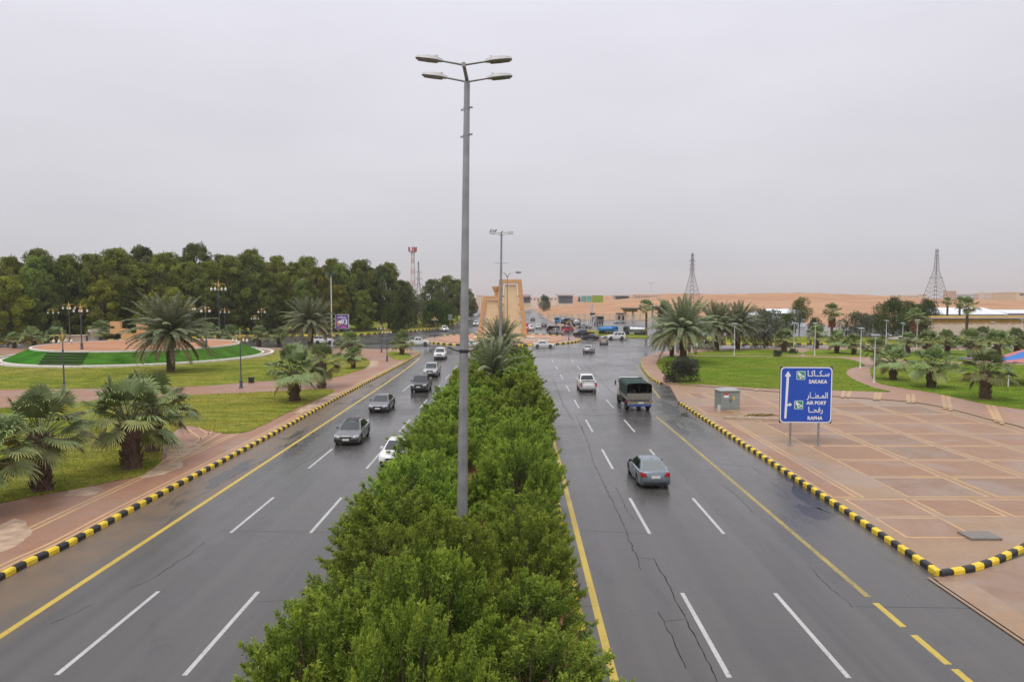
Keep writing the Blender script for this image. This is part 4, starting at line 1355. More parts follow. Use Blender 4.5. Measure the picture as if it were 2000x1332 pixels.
# birds on the second lamp and one in flight
M['bird'] = simple('dark_plumage', (.045, .042, .045), .8)
def bird(label, loc, rz, fly=False):
    t = thing('bird', label, 'bird', loc, rz, 'pigeons at the lamp', .62 if fly else .9)
    mb = MB()
    prof = [(.012, -.20), (.05, -.13), (.085, -.02), (.09, .06), (.06, .14), (.045, .18), (.05, .22), (.03, .27), (.004, .30)]
    M_ = Euler((math.radians(-42 if not fly else 75), 0, 0)).to_matrix()
    vs, n = [], 8
    for r, y in prof:
        for k in range(n):
            a = 2 * math.pi * k / n
            vs.append(M_ @ Vector((r * math.cos(a), y, r * math.sin(a))) + Vector((0, 0, .16)))
    fs = [(i * n + k, i * n + (k + 1) % n, (i + 1) * n + (k + 1) % n, (i + 1) * n + k) for i in range(len(prof) - 1) for k in range(n)]
    mb.add(vs, fs)
    mb.build('body', M['bird'], t, smooth=60)
    tl = MB()
    tl.add([M_ @ Vector(p) + Vector((0, 0, .16)) for p in ((-.03, -.16, .01), (.03, -.16, .01), (.055, -.36, 0), (-.055, -.36, 0), (-.03, -.16, -.01), (.03, -.16, -.01), (.055, -.36, -.01), (-.055, -.36, -.01))],
           [(0, 1, 2, 3), (7, 6, 5, 4), (0, 3, 7, 4), (1, 5, 6, 2), (2, 6, 7, 3)])
    tl.build('tail', M['bird'], t)
    for s in (-1, 1):
        w = MB()
        if fly:
            pts = [(s * .06, .08, 0), (s * .34, .12, .10), (s * .62, -.02, .06), (s * .40, -.10, .04), (s * .08, -.10, 0)]
        else:
            pts = [(s * .082, .10, .03), (s * .096, 0, .03), (s * .06, -.22, .02), (s * .085, -.08, -.05), (s * .09, .06, -.04)]
        pts = [M_ @ Vector(p) + Vector((0, 0, .16)) for p in pts]
        w.add(pts + [p + Vector((s * .012, 0, .012)) for p in pts], [(0, 1, 2, 3, 4), (9, 8, 7, 6, 5)] + [(k, (k + 1) % 5, 5 + (k + 1) % 5, 5 + k) for k in range(5)])
        w.build('wing', M['bird'], t)
        if not fly:
            MB().tube((s * .03, 0, .08), (s * .03, 0, -.02), .008, .008, 4).build('leg', M['bird'], t)
    return t
lx = PX(976, 81) + .2
for i, (dx, w) in enumerate(((-1.22, 'outermost'), (-.93, 'middle'), (-.66, 'innermost'))):
    bird(f'dark pigeon perched on the left lamp arm, {w} of three', (lx + dx, 81, 17.78), .6 + i)
bird('dark pigeon sitting on top of the pole itself', (lx + .02, 81, 17.62), 2.2)
bird('single dark bird flying right of the far median lamp', (PX(1012, 78), 78, PZ(531, 78) - .2), .3, True)

# lamps with two wing-shaped heads at the junction
def wing_lamp(label, loc, H, m='white_metal', cap='lamp_grey', span=1.5):
    t = thing('junction_lamp', label, 'street lamp', loc, .1, 'wing-headed lamps round the junction')
    MB().tube((0, 0, -.05), (0, 0, H - .7), .15, .085, 10).tube((0, 0, -.05), (0, 0, .5), .22, .2, 10).build('pole', M[m], t, smooth=30)
    for s in (-1, 1):
        w = MB()
        w.path([(0, 0, H - 1.0), (s * .25, 0, H - .45), (s * .6, 0, H - .12), (s * .9, 0, H)], [.09, .10, .09, .07], 6)
        a = w.build('arm', M[cap], t, smooth=40)
        h = MB()
        h.add([(s * .55, -.16, H - .10), (s * .55, .16, H - .10), (s * 1.1, .17, H + .06), (s * span, .10, H + .05), (s * span, -.10, H + .05), (s * 1.1, -.17, H + .06),
               (s * .55, -.12, H - .02), (s * .55, .12, H - .02), (s * 1.1, .12, H + .16), (s * span, .07, H + .09), (s * span, -.07, H + .09), (s * 1.1, -.12, H + .16)],
              [(0, 1, 2, 5), (5, 2, 3, 4), (6, 11, 8, 7), (11, 10, 9, 8), (0, 6, 7, 1), (1, 7, 8, 2), (2, 8, 9, 3), (3, 9, 10, 4), (4, 10, 11, 5), (5, 11, 6, 0)])
        h.build('lamp_head', M[cap], t)
    return t
wing_lamp('wing-headed lamp rising in front of the tan monument', (PX(991, 163), 163, .2), 15.8, 'galv', 'galv')
wing_lamp('white wing-headed lamp by the fuel station right of the junction', (PX(1271, 262), 262, .1), PZ(553, 262) + .1, 'white_metal', 'lamp_grey', 2.3)
wing_lamp('white lamp with blue head beside the purple billboard', (PX(647, 152), 152, .1), PZ(534, 152), 'white_metal', 'post_blue', .9)

# ornate lamps of the left park
def ornate_proto(label, loc, H):
    t = thing('ornate_lamp', label, 'street lamp', loc, 0, 'ornate park lamps')
    mb = MB()
    mb.lathe([(.26, 0), (.26, .12), (.18, .18), (.17, .75), (.20, .8), (.20, .9), (.12, 1.0), (.085, 1.3), (.065, H * .66), (.10, H * .67), (.10, H * .685), (.06, H * .70), (.05, H * .80)], 10)
    mb.build('pole', M['post_blue'], t, smooth=30)
    g = MB()
    zc = H * .80
    g.lathe([(.06, 0), (.16, .05), (.10, .18), (.17, .30), (.17, .62), (.09, .72), (.05, .95), (.09, 1.0), (.02, 1.12), (.008, 1.42)], 8, (0, 0, zc))
    g.build('crown_ornament', M['gold'], t, smooth=40)
    for k in range(4):
        a = math.pi / 2 * k + .2
        c, s = math.cos(a), math.sin(a)
        pts = []
        for j in range(9):
            th = math.radians(-20 + 200 * j / 8)
            rad = .38
            r = .48 - rad * math.cos(th)
            pts.append((r * c, r * s, zc + .42 + .42 * math.sin(th)))
        arm = MB().path(pts, [.05, .045, .04, .04, .04, .035, .035, .03, .03], 5).build('arm', M['gold'], t, smooth=40)
        ex, ey, ez = pts[-1]
        MB().lathe([(.10, 0), (.05, .08), (.02, .14)], 8, (ex, ey, ez - .12)).build('lamp_cap', M['gold'], arm)
        MB().lathe([(.02, -.20), (.11, -.14), (.15, 0), (.12, .12), (.06, .17)], 10, (ex, ey, ez - .28)).build('globe', M['globe'], arm, smooth=60)
    return t
op = None
def ornate(label, p, H=6.9):
    global op
    if op is None:
        op = ornate_proto(label, p, 6.9)
        return op
    return copy_tree(op, label, p, p[0] % 1.5, H / 6.9)
ornate('ornate gilt lamp on the path, left of the turf steps', gp(126, 769), 6.9)
ornate('ornate gilt lamp on the path, right of the stiff date palm', gp(471, 757), 6.6)
def on_bed(x, y): 
    p = P(x, y, 2.2); return (p.x, p.y, 2.15)
ornate('ornate lamp on the red bed, front one of the close left pair', on_bed(160, 682), 7.5)
ornate('ornate lamp on the red bed, rear one of the close left pair', on_bed(137, 668), 7.7)
ornate('ornate lamp on the back of the bed, just right of the palm top', on_bed(373, 669), 7.5)
ornate('ornate lamp on the back right of the bed with two bright globes', on_bed(403, 676), 7.3)
for lab, x, yb, yt in (('ornate lamp behind the bed, left of the close pair', 106, 668, 601), ('ornate lamp behind the bed, between the pair and the sculpture', 182, 664, 607),
                       ('tall ornate lamp against the dark wood, right of the bed', 429, 658, 547), ('ornate lamp against the wood, close right of the tall one', 440, 660, 601),
                       ('ornate lamp at the street, left of the billboard date palm', 512, 664, 600), ('ornate lamp at the street behind two fan palms', 499, 667, 615),
                       ('ornate lamp by the crossing street near the corner palm', 745, 688, 634), ('slim ornate lamp on the pavement near the corner palm', 756, 705, 640)):
    p = P(x, yb, .16)
    ornate(lab, (p.x, p.y, .14), PZ(yt, p.y) + .1)
p = P(849, 659, .16)
ornate('small dark lamp on the left tip of the roundabout', (p.x, p.y, .14), PZ(618, p.y))
p = P(1111, 665, .16)
ornate('dark slim lamp on the right tip of the roundabout', (p.x, p.y, .14), PZ(624, p.y))

# white park lamps with flat tops
def park_lamp_proto(label, loc):
    t = thing('park_lamp', label, 'street lamp', loc, 0, 'white flat-topped park lamps')
    H = 5.6
    MB().tube((0, 0, .3), (0, 0, H), .07, .05, 8).lathe([(.17, 0), (.17, .06), (.10, .10), (.09, .5)], 8).build('pole', M['white_metal'], t, smooth=30)
    MB().box((0, 0, H + .16), (.95, .62, .06), rx=.22).build('solar_panel', M['panel'], t)
    MB().box((0, 0, H + .115), (.90, .56, .03), rx=.22).tube((0, 0, H - .05), (0, 0, H + .12), .06, .06, 8).build('panel_frame', M['white_metal'], t)
    MB().box((0, -.42, H - .22), (.26, .55, .07)).build('lamp_head', M['lamp_grey'], t)
    return t
M['panel'] = simple('solar_panel', (.20, .21, .23), .25, .1)
pl = None
for lab, x, y, yt in (('white park lamp at the left end of the right lawn path', 1434, 694, 632), ('white park lamp directly above the blue sign', 1591, 694, 631),
                      ('white park lamp beyond the lawn, left of the one above the sign', 1550, 690, 631), ('white park lamp on the outer bend of the curving path', 1680, 719, 641),
                      ('nearest white park lamp, on the inner side of the curving path', 1707, 747, 654), ('white park lamp left of the gazebo against dark trees', 1730, 680, 626),
                      ('white park lamp standing at the gazebo', 1762, 684, 631), ('white park lamp just right of the gazebo', 1790, 682, 625),
                      ('white park lamp above the shade sail at the right edge', 1994, 680, 624), ('slim white lamp among palms before the tan wall', 1938, 679, 629),
                      ('white park lamp far back, over the orange-skirted palm', 1641, 678, 629)):
    q = gp(x, y)
    s = (PZ(yt, q[1]) - .15) / 5.75
    if pl is None:
        pl = park_lamp_proto(lab, q); pl.scale = (s, s, s)
    else:
        copy_tree(pl, lab, q, .3 * math.sin(x), s)

# ------------------------------------------------------------------ blue direction sign
M['sign_blue'] = simple('sign_blue', (.012, .075, .46), .4, 0, var=.06)
M['sign_white'] = simple('sign_white', (.78, .79, .80), .4, 0, var=.03)
M['sign_green'] = simple('sign_green', (.02, .30, .17), .4, 0, var=.05)
M['sign_back'] = simple('sign_edge', (.05, .05, .06), .5, 0)
def text_mesh(name, body, size, m, bold=.0):
    fc = bpy.data.curves.new(name, 'FONT')
    fc.body = body
    fc.size = size
    fc.align_x = 'CENTER'
    fc.align_y = 'BOTTOM_BASELINE'
    fc.offset = bold
    fc.resolution_u = 3
    tmp = bpy.data.objects.new(name, fc)
    COL.objects.link(tmp)
    dg = bpy.context.evaluated_depsgraph_get()
    me = bpy.data.meshes.new_from_object(tmp.evaluated_get(dg))
    me.name = name
    bpy.data.objects.remove(tmp)
    bpy.data.curves.remove(fc)
    me.materials.clear()
    me.materials.append(m)
    co = np.empty(len(me.vertices) * 3, np.float32)
    me.vertices.foreach_get('co', co)
    co = co.reshape(-1, 3)
    xs_ = (co[:, 0].min() + co[:, 0].max()) / 2
    co[:, 2] = -co[:, 1] * 0
    z = co[:, 1].copy()
    co[:, 0] -= xs_
    co[:, 1] = 0
    co[:, 2] = z
    me.vertices.foreach_set('co', co.ravel())
    me.update()
    return me
def put_text(parent, body, x, y, z, size, m, name='lettering', bold=.0, width=None):
    me = text_mesh(name, body, size, m, bold)
    o = put(name, me, parent, (x, y, z))
    if width:
        w = max(v.co.x for v in me.vertices) - min(v.co.x for v in me.vertices)
        o.scale = (width / w, 1, 1)
    return o
sa, sb = P(1553, 876, PZ0), P(1607, 874, PZ0)
SC = (sa + sb) / 2
SY = 50.0
sgn = thing('road_sign', 'blue bilingual direction sign on two posts at the plaza kerb', 'road sign', (SC.x, SY, PZ0), math.radians(-2.0))
for s in (-1, 1):
    MB().tube((s * .97, .10, 0), (s * .97, .10, 5.3), .075, .075, 8).box((s * .97, .10, .03), (.34, .34, .06)).build('post', M['galv'], sgn, smooth=30)
zb0, zt0 = PZ(827, SY) - PZ0, PZ(716, SY) - PZ0
W2 = 1.80
zc = (zb0 + zt0) / 2
hh = (zt0 - zb0) / 2
MB().box((0, 0, zc), (W2 * 2, .07, hh * 2)).build('backing_panel', M['sign_back'], sgn)
def rrect(w, h, r, n=6):
    out = []
    for cx, cz, a0 in ((w - r, h - r, 0), (-w + r, h - r, 90), (-w + r, -h + r, 180), (w - r, -h + r, 270)):
        for k in range(n + 1):
            a = math.radians(a0 + 90 * k / n)
            out.append((cx + r * math.cos(a), cz + r * math.sin(a)))
    return out
bp_ = MB().plate([(x, z + zc) for x, z in rrect(W2 - .02, hh - .02, .28)], -.045, -.036).build('border', M['sign_white'], sgn)
bb = MB().plate([(x, z + zc) for x, z in rrect(W2 - .10, hh - .10, .22)], -.053, -.046).build('sign_face', M['sign_blue'], sgn)
fy = -.058
SX = lambda px: (px - 1578) * SY / FPX - 0.02         # positions read off the photo, in metres on the board
SZ = lambda py: PZ(py, SY) - PZ0
ar = MB().plate([(SX(x), SZ(y)) for x, y in ((1537.5, 818), (1541.5, 818), (1545.2, 735), (1549, 735), (1543, 724.5), (1536.5, 735), (1540.2, 735))], fy, fy + .006)
ar.plate([(SX(x), SZ(y)) for x, y in ((1541.5, 797), (1541.5, 793), (1544, 789), (1547, 789), (1547, 786.5), (1552, 790.5), (1547, 794.5), (1547, 792.2), (1545, 792.2))], fy, fy + .006)
ar.build('arrow', M['sign_white'], bb)
KSA = [(-.42, .34), (-.30, .44), (-.02, .22), (.10, .08), (.30, .00), (.46, -.12), (.40, -.26), (.12, -.30), (-.06, -.46), (-.14, -.34), (-.22, -.06), (-.40, .14)]
for cx, cy, num in ((1567.8, 733, '65'), (1564.8, 791, '65')):
    q = 8.4 * SY / FPX
    e = MB().plate([(SX(cx) + x, SZ(cy) + z) for x, z in rrect(q, q, .05, 3)], fy, fy + .005).build('route_badge', M['sign_white'], bb)
    MB().plate([(SX(cx) + x, SZ(cy) + z) for x, z in rrect(q * .88, q * .88, .04, 3)], fy - .005, fy - .001).build('badge_field', M['sign_green'], e)
    MB().plate([(SX(cx) + x * q * 1.75, SZ(cy) + z * q * 1.75) for x, z in KSA], fy - .010, fy - .006).build('map_emblem', M['sign_white'], e)
    put_text(e, num, SX(cx) + .03, fy - .014, SZ(cy) - .11, .17, M['sign_back'], 'route_number', .004)
for body, cx, yb, size, wd in (('\ufe8e\u0640\ufedb\ufe8e\u0640\u0640\ufedc\u0640\ufeb3', 1601.5, 734.5, .56, 42), ('SAKAKA', 1601, 748.5, .36, 35.5),
                               ('\ufead\ufe8e\u0640\u0640\ufec4\u0640\ufee4\ufedf\ufe8d', 1600, 777.5, .56, 40.5), ('AIR PORT', 1598.5, 790, .33, 38.5),
                               ('\ufe8e\u0640\u0640\ufea4\ufed3\ufead', 1597.5, 805.5, .54, 28), ('RAFHA', 1597, 820, .33, 29)):
    put_text(bb, body, SX(cx), fy - .003, SZ(yb), size, M['sign_white'], 'lettering', .012 if body.isascii() else .010, wd * SY / FPX)

# ------------------------------------------------------------------ electric cabinet
M['cab'] = simple('cabinet_grey_green', (.245, .285, .272), .5, .1, var=.08)
M['cab_roof'] = simple('cabinet_roof', (.33, .36, .345), .5, .1, var=.1)
M['warn_yellow'] = simple('warning_yellow', (.72, .48, .05), .5)
M['red'] = simple('sign_red', (.55, .035, .03), .5)
q = P(1421, 803, PZ0)
cabn = thing('electric_cabinet', 'grey-green electric cabinet standing on the plaza beside the kerb', 'cabinet', (q.x + .1, q.y + .55, PZ0), math.radians(9))
MB().box((0, 0, .09), (1.82, 1.30, .18)).build('plinth', M['kerb_stone'], cabn)
MB().box((0, 0, 1.0), (1.84, 1.32, 1.66)).build('housing', M['cab'], cabn)
MB().box((0, 0, 1.88), (2.02, 1.52, .09)).box((0, 0, 1.98), (1.9, 1.4, .12), top=.75).build('roof', M['cab_roof'], cabn)
for s in (-1, 1):
    d = MB().box((s * .455, -.675, 1.0), (.88, .03, 1.52)).build('door', M['cab'], cabn)
    MB().box((s * .07, -.70, .98), (.035, .03, .26)).build('handle', M['black'], d)
MB().box((-.42, -.694, 1.60), (.5, .008, .14)).build('red_notice', M['red'], cabn)
MB().box((-.40, -.694, 1.38), (.46, .008, .22)).build('white_notice', M['sign_white'], cabn)
MB().box((.34, -.694, 1.22), (.17, .008, .30)).build('warning_sign', M['warn_yellow'], cabn)
for k in range(2):
    MB().tube((-.98 - .16 * k, -.62, 0), (-.98 - .16 * k, -.62, .62), .06, .06, 8).build('cable_duct', M['white_metal'], cabn)
# cut branches and a hose on the low kerb
hb = MB()
r3 = random.Random(3)
for k in range(7):
    p0 = P(1452 + 7 * k, 818, PZ0)
    hb.path([(p0.x, p0.y, PZ0 + .24), (p0.x + .5, p0.y + r3.uniform(-.2, .2), PZ0 + .36 + r3.uniform(0, .12)), (p0.x + 1.2, p0.y + r3.uniform(-.3, .3), PZ0 + .25)], [.04, .05, .03], 5)
tag(hb.build('dry_branches', simple('dry_branch', (.22, .17, .06), .9)), 'dry cut branches lying on the low kerb by the sign', 'branches')

# ------------------------------------------------------------------ monument on the roundabout
M['tan'] = simple('tan_render', (.56, .325, .145), .75, var=.10, scale=.8, bump=.1)
M['cream'] = simple('cream_render', (.70, .535, .32), .75, var=.07, scale=.6, bump=.1)
mo = thing('monument', 'tall tan and cream monument of two sloping gate frames on the roundabout', 'monument', (0, 176, .16))
mx_ = lambda px: (px - 1010) * 176 / FPX
mz = lambda py: PZ(py, 176) - .16
def trap_frame(name, outer, inner, y0, y1, m):
    mb = MB()
    (ol, orr, tl, tr, zt_), (il, ir, itl, itr, izt) = outer, inner
    mb.plate([(ol, 0), (il, 0), (itl, izt), (tl, zt_)], y0, y1)
    mb.plate([(ir, 0), (orr, 0), (tr, zt_), (itr, izt)], y0, y1)
    mb.plate([(itl, izt), (itr, izt), (tr, zt_), (tl, zt_)], y0, y1)
    return mb.build(name, m, mo)
trap_frame('tall_frame', (mx_(967), mx_(1030), mx_(975), mx_(1018.5), mz(546.5)), (mx_(975), mx_(1021.5), mx_(983), mx_(1010.5), mz(554)), -1.6, 1.6, M['tan'])
MB().plate([(mx_(979), 0), (mx_(1019), 0), (mx_(1008.5), mz(556.5)), (mx_(986), mz(556.5))], -1.0, 1.0).build('tall_panel', M['cream'], mo)
for k in range(5):
    zz = 2.2 + 2.1 * k
    for s in (0, 1):
        t_ = zz / mz(556.5)
        xx = (mx_(1020) * (1 - t_) + mx_(1009.5) * t_) if s else (mx_(977) * (1 - t_) + mx_(984.5) * t_)
        MB().box((xx, -.4, zz), (.5, .7, .5)).build('step_block', M['cream'], mo)
trap_frame('low_frame', (mx_(932), mx_(985), mx_(944), mx_(979), mz(578.5)), (mx_(940), mx_(976), mx_(951), mx_(973), mz(585)), -2.2, .4, M['tan'])
MB().plate([(mx_(942.5), 0), (mx_(978), 0), (mx_(975), mz(586.5)), (mx_(952.5), mz(586.5))], -1.7, .1).build('low_panel', M['cream'], mo)
cupx = mx_(969)
MB().lathe([(.42, 0), (.42, 1.0), (.5, 1.1), (1.0, 2.2), (1.0, 2.35), (.1, 2.35)], 10, (cupx, -.9, mz(578.5))).build('stone_cup', M['tan'], mo, smooth=30)
MB().box((mx_(985), -.2, .35), (15, 6.2, .7)).build('plinth', M['cream'], mo)
# low white wall by the monument
tag(MB().box((PX(1046, 170), 170, .55), (6.5, .5, .9)).box((PX(1046, 170), 170, 1.03), (6.7, .7, .08)).build('low_white_wall', M['white_stone']), 'low white wall on the roundabout right of the monument', 'wall')
tot = thing('red_totem', 'narrow red advertising totem behind the monument', 'totem sign', (PX(1028, 208), 208, .1))
MB().box((0, 0, 1.55), (1.1, .3, 2.8)).build('panel', simple('totem_red', (.62, .075, .04), .5), tot)
MB().box((0, -.17, 1.7), (.8, .02, .34)).build('logo_bar', M['sign_white'], tot)
MB().box((0, 0, .08), (1.2, .5, .16)).build('base', M['galv'], tot)

# stepped sculptures on the round bed
def bedsculpt(label, pts, Y, y0=0, dep=.8):
    t = thing('stepped_sculpture', label, 'sculpture', (0, Y, 2.1))
    for k, (x0, x1, ya, yb) in enumerate(pts):
        MB().box(((PX(x0, Y) + PX(x1, Y)) / 2, 0, (PZ(ya, Y) + PZ(yb, Y)) / 2 - 2.1), (PX(x1, Y) - PX(x0, Y) - .01, dep - .01 * k, PZ(ya, Y) - PZ(yb, Y) - .01)).build('block', M['tan'], t)
bedsculpt('tan stepped block sculpture on the round bed, left one', [(213, 233, 628, 637.2), (222, 233, 637.2, 642), (213, 245, 642, 652), (234, 245, 652, 664), (245, 258, 652.5, 664)], 141)
bedsculpt('tan stepped block sculpture half hidden behind the date palm', [(265, 285, 630, 639), (274, 285, 639, 643), (265, 285, 643, 651), (258.3, 275, 651, 664)], 142)
# ------------------------------------------------------------------ vehicles
def paint(name, c, rough=.28, metal=.35):
    t = NT(name)
    v = t.pos(True)
    n = t.noise(v, 2.0, 4)
    z = t.node('ShaderNodeSeparateXYZ')
    t.l.new(t.node('ShaderNodeTexCoord').outputs['Object'], z.inputs[0])
    dust = t.math('MULTIPLY', t.rng(z.outputs['Z'], .75, .25), t.rng(n, .3, .7, .1, .5))
    col = t.mix(dust, c, (.13, .105, .085))
    t.set(col, t.rng(n, .3, .7, rough * .8, rough * 1.2), metal)
    t.b.inputs['Coat Weight'].default_value = .4
    t.b.inputs['Coat Roughness'].default_value = .12
    return t.mat
M['glass'] = NT('car_glass').set((.014, .018, .020), .03, 0, .9)
M['glass_pale'] = NT('car_glass_pale').set((.16, .175, .175), .10, 0, .6)
M['tyre'] = simple('tyre_rubber', (.012, .012, .012), .8)
M['rim'] = simple('alloy_rim', (.32, .32, .33), .35, .7)
M['head'] = NT('headlight_glass').set((.62, .64, .66), .12, .3, .6)
M['tail'] = NT('tail_light').set((.42, .012, .014), .2, 0, .6)
M['plate'] = simple('number_plate', (.62, .62, .60), .5)
M['chrome'] = simple('bright_trim', (.5, .5, .5), .2, .9)
M['under'] = simple('underbody', (.010, .010, .010), .9)
PAINT = {k: paint('paint_' + k, c, r, m) for k, c, r, m in (
    ('white', (.70, .70, .69), .3, 0), ('silver', (.42, .43, .44), .28, .5), ('grey', (.165, .17, .175), .28, .5), ('dark_grey', (.075, .08, .088), .3, .4),
    ('blue_grey', (.205, .250, .290), .26, .5), ('black', (.018, .018, .02), .25, .1), ('red', (.40, .018, .02), .3, .1), ('dark_red', (.10, .018, .018), .3, .1),
    ('beige', (.34, .30, .24), .4, .1), ('blue', (.05, .22, .50), .35, .1), ('army', (.20, .185, .15), .6, 0))}
KINDS = {
    'sedan': dict(L=4.65, W=1.82, H=1.46, wb=2.72, fo=.93, wr=.33, belt=.94, hood=(2.05, .74, 1.06, .92), trunk=(-1.72, 1.01), gh=(1.22, -1.98, .30, -1.02, .80, .585), nose=.70),
    'suv':   dict(L=4.85, W=1.93, H=1.84, wb=2.80, fo=.95, wr=.39, belt=1.14, hood=(2.15, 1.00, 1.15, 1.13), trunk=(-2.22, 1.14), gh=(1.25, -2.36, .55, -2.08, .88, .70), nose=.95),
    'pickup': dict(L=5.3, W=1.88, H=1.80, wb=3.08, fo=.98, wr=.39, belt=1.12, hood=(2.35, .99, 1.30, 1.11), trunk=(-2.5, 1.12), gh=(1.42, -.88, .72, -.62, .86, .68), nose=.92),
    'van':   dict(L=4.9, W=1.85, H=1.95, wb=2.9, fo=.85, wr=.34, belt=1.10, hood=(2.25, .96, 1.75, 1.09), trunk=(-2.35, 1.10), gh=(2.05, -2.40, 1.15, -2.30, .87, .78), nose=.90),
}
def body_mesh(k):
    L, W, wb, wr, belt = k['L'], k['W'], k['wb'], k['wr'], k['belt']
    h = L / 2
    fa = h - k['fo']
    ra = fa - wb
    hx0, hz0, hx1, hz1 = k['hood']
    tx_, tz_ = k['trunk']
    gb = .20 if wr < .36 else .27
    out = [(h - .14, gb), (h - .02, gb + .12), (h, gb + .30), (h - .03, k['nose'] - .10), (h - .10, k['nose']), (hx0, hz0), ((hx0 + hx1) / 2, (hz0 + hz1) / 2 + .035), (hx1, hz1), (hx1 - .5, belt), (tx_ + .3, max(belt, tz_ - .01)), (tx_, tz_), (-h + .10, tz_ - .01), (-h + .03, tz_ - .12), (-h, gb + .38), (-h + .02, gb + .14), (-h + .13, gb)]
    arch = []
    def add_arch(c):
        R_ = wr + .075
        for j in range(9):
            a = math.pi - math.pi * j / 8
            y, z = c + R_ * math.cos(a) , wr + R_ * math.sin(a) * 1.02
            if z < gb: z = gb
            arch.append(len(out)); out.append((y, max(gb, z)))
    add_arch(ra)
    out.append(((fa + ra) / 2, gb))
    add_arch(fa)
    S = [-1, -.965, -.86, -.80, -.45, 0, .45, .80, .86, .965, 1]
    mb = MB()
    vs = []
    for s in S:
        for i, (y, z) in enumerate(out):
            a = abs(s)
            e = max(0, (abs(y) - h * .70) / (h * .30))
            yy = y - math.copysign(1, y) * e * (.16 * a ** 3 + .05 * a ** 10)
            zz = z
            if i in arch and a < .83: zz = gb
            if zz > .55 * belt and i not in arch: zz -= (.035 * a ** 4 + .03 * a ** 16) * (1 if i < 13 else .3)
            ww = W / 2 * (1 - .05 * max(0, (zz - .62 * belt)) / belt * 1.6 - .04 * max(0, (.42 - zz)) / .42)
            if i in arch: ww = W / 2 * (1.0 if a > .99 else 1.0)
            ww *= 1 - .05 * e
            vs.append((s * ww, yy, zz))
    n = len(out)
    fs = []
    for j in range(len(S) - 1):
        for i in range(n):
            i2 = (i + 1) % n
            fs.append((j * n + i, j * n + i2, (j + 1) * n + i2, (j + 1) * n + i))
    fs += [tuple(range(n - 1, -1, -1)), tuple(range((len(S) - 1) * n, len(S) * n))]
    mb.add(vs, fs)
    return mb
def gh_fn(k):
    yb, yrb, yt, yrt, hb_, ht_ = k['gh']
    zb_, zt__ = k['belt'] - .04, k['H'] - .05
    def lev(t):
        z = zb_ + (zt__ - zb_) * t
        e = t ** 1.08
        return z, yb + (yt - yb) * e, yrb + (yrt - yrb) * (t ** 1.15), hb_ + (ht_ - hb_) * t ** 1.25
    bf, br = .16, .10
    def front(a, t, o=0):
        z, yf, yr, hw = lev(t)
        return Vector((a * hw, yf - bf * a * a + o, z + o * .35))
    def rear(a, t, o=0):
        z, yf, yr, hw = lev(t)
        return Vector((a * hw, yr + br * a * a - o, z + o * .3))
    def side(sg, b, t, o=0):
        z, yf, yr, hw = lev(t)
        y = (yf - bf) + ((yr + br) - (yf - bf)) * b
        return Vector((sg * (hw + o + .012 * math.sin(math.pi * b)), y, z + o * .2))
    return front, rear, side, lev
def patch(fn, u0, u1, t0, t1, nu, nt, flip=False, o=.010, shape=None):
    mb = MB()
    vs = []
    for j in range(nt + 1):
        t = t0 + (t1 - t0) * j / nt
        for i in range(nu + 1):
            ua, ub = (u0, u1) if shape is None else shape(t)
            vs.append(fn(ua + (ub - ua) * i / nu, t, o))
    w = nu + 1
    fs = [(j * w + i, j * w + i + 1, (j + 1) * w + i + 1, (j + 1) * w + i) for j in range(nt) for i in range(nu)]
    if flip: fs = [f[::-1] for f in fs]
    return mb.add(vs, fs)
def wheel_mesh(wr, w=.21):
    mb = MB().lathe([(wr * .62, -w / 2), (wr * .93, -w / 2), (wr, -w * .32), (wr, w * .32), (wr * .93, w / 2), (wr * .62, w / 2)], 20, axis='x')
    r = MB().lathe([(wr * .64, -w * .40), (wr * .62, -w * .46), (wr * .52, -w * .30), (.05, -w * .36), (.05, w * .36), (wr * .52, w * .30), (wr * .62, w * .46), (wr * .64, w * .40)], 20, axis='x')
    for k in range(5):
        a = 2 * math.pi * k / 5
        for sx in (-1, 1):
            c = (sx * w * .38, math.cos(a) * wr * .30, math.sin(a) * wr * .30)
            r.tube((sx * w * .40, 0, 0), (sx * w * .40, math.cos(a) * wr * .58, math.sin(a) * wr * .58), .035, .03, 4)
    return mb.mesh('tyre', M['tyre'], 30), r.mesh('rim', M['rim'], 30)
_car_cache = {}
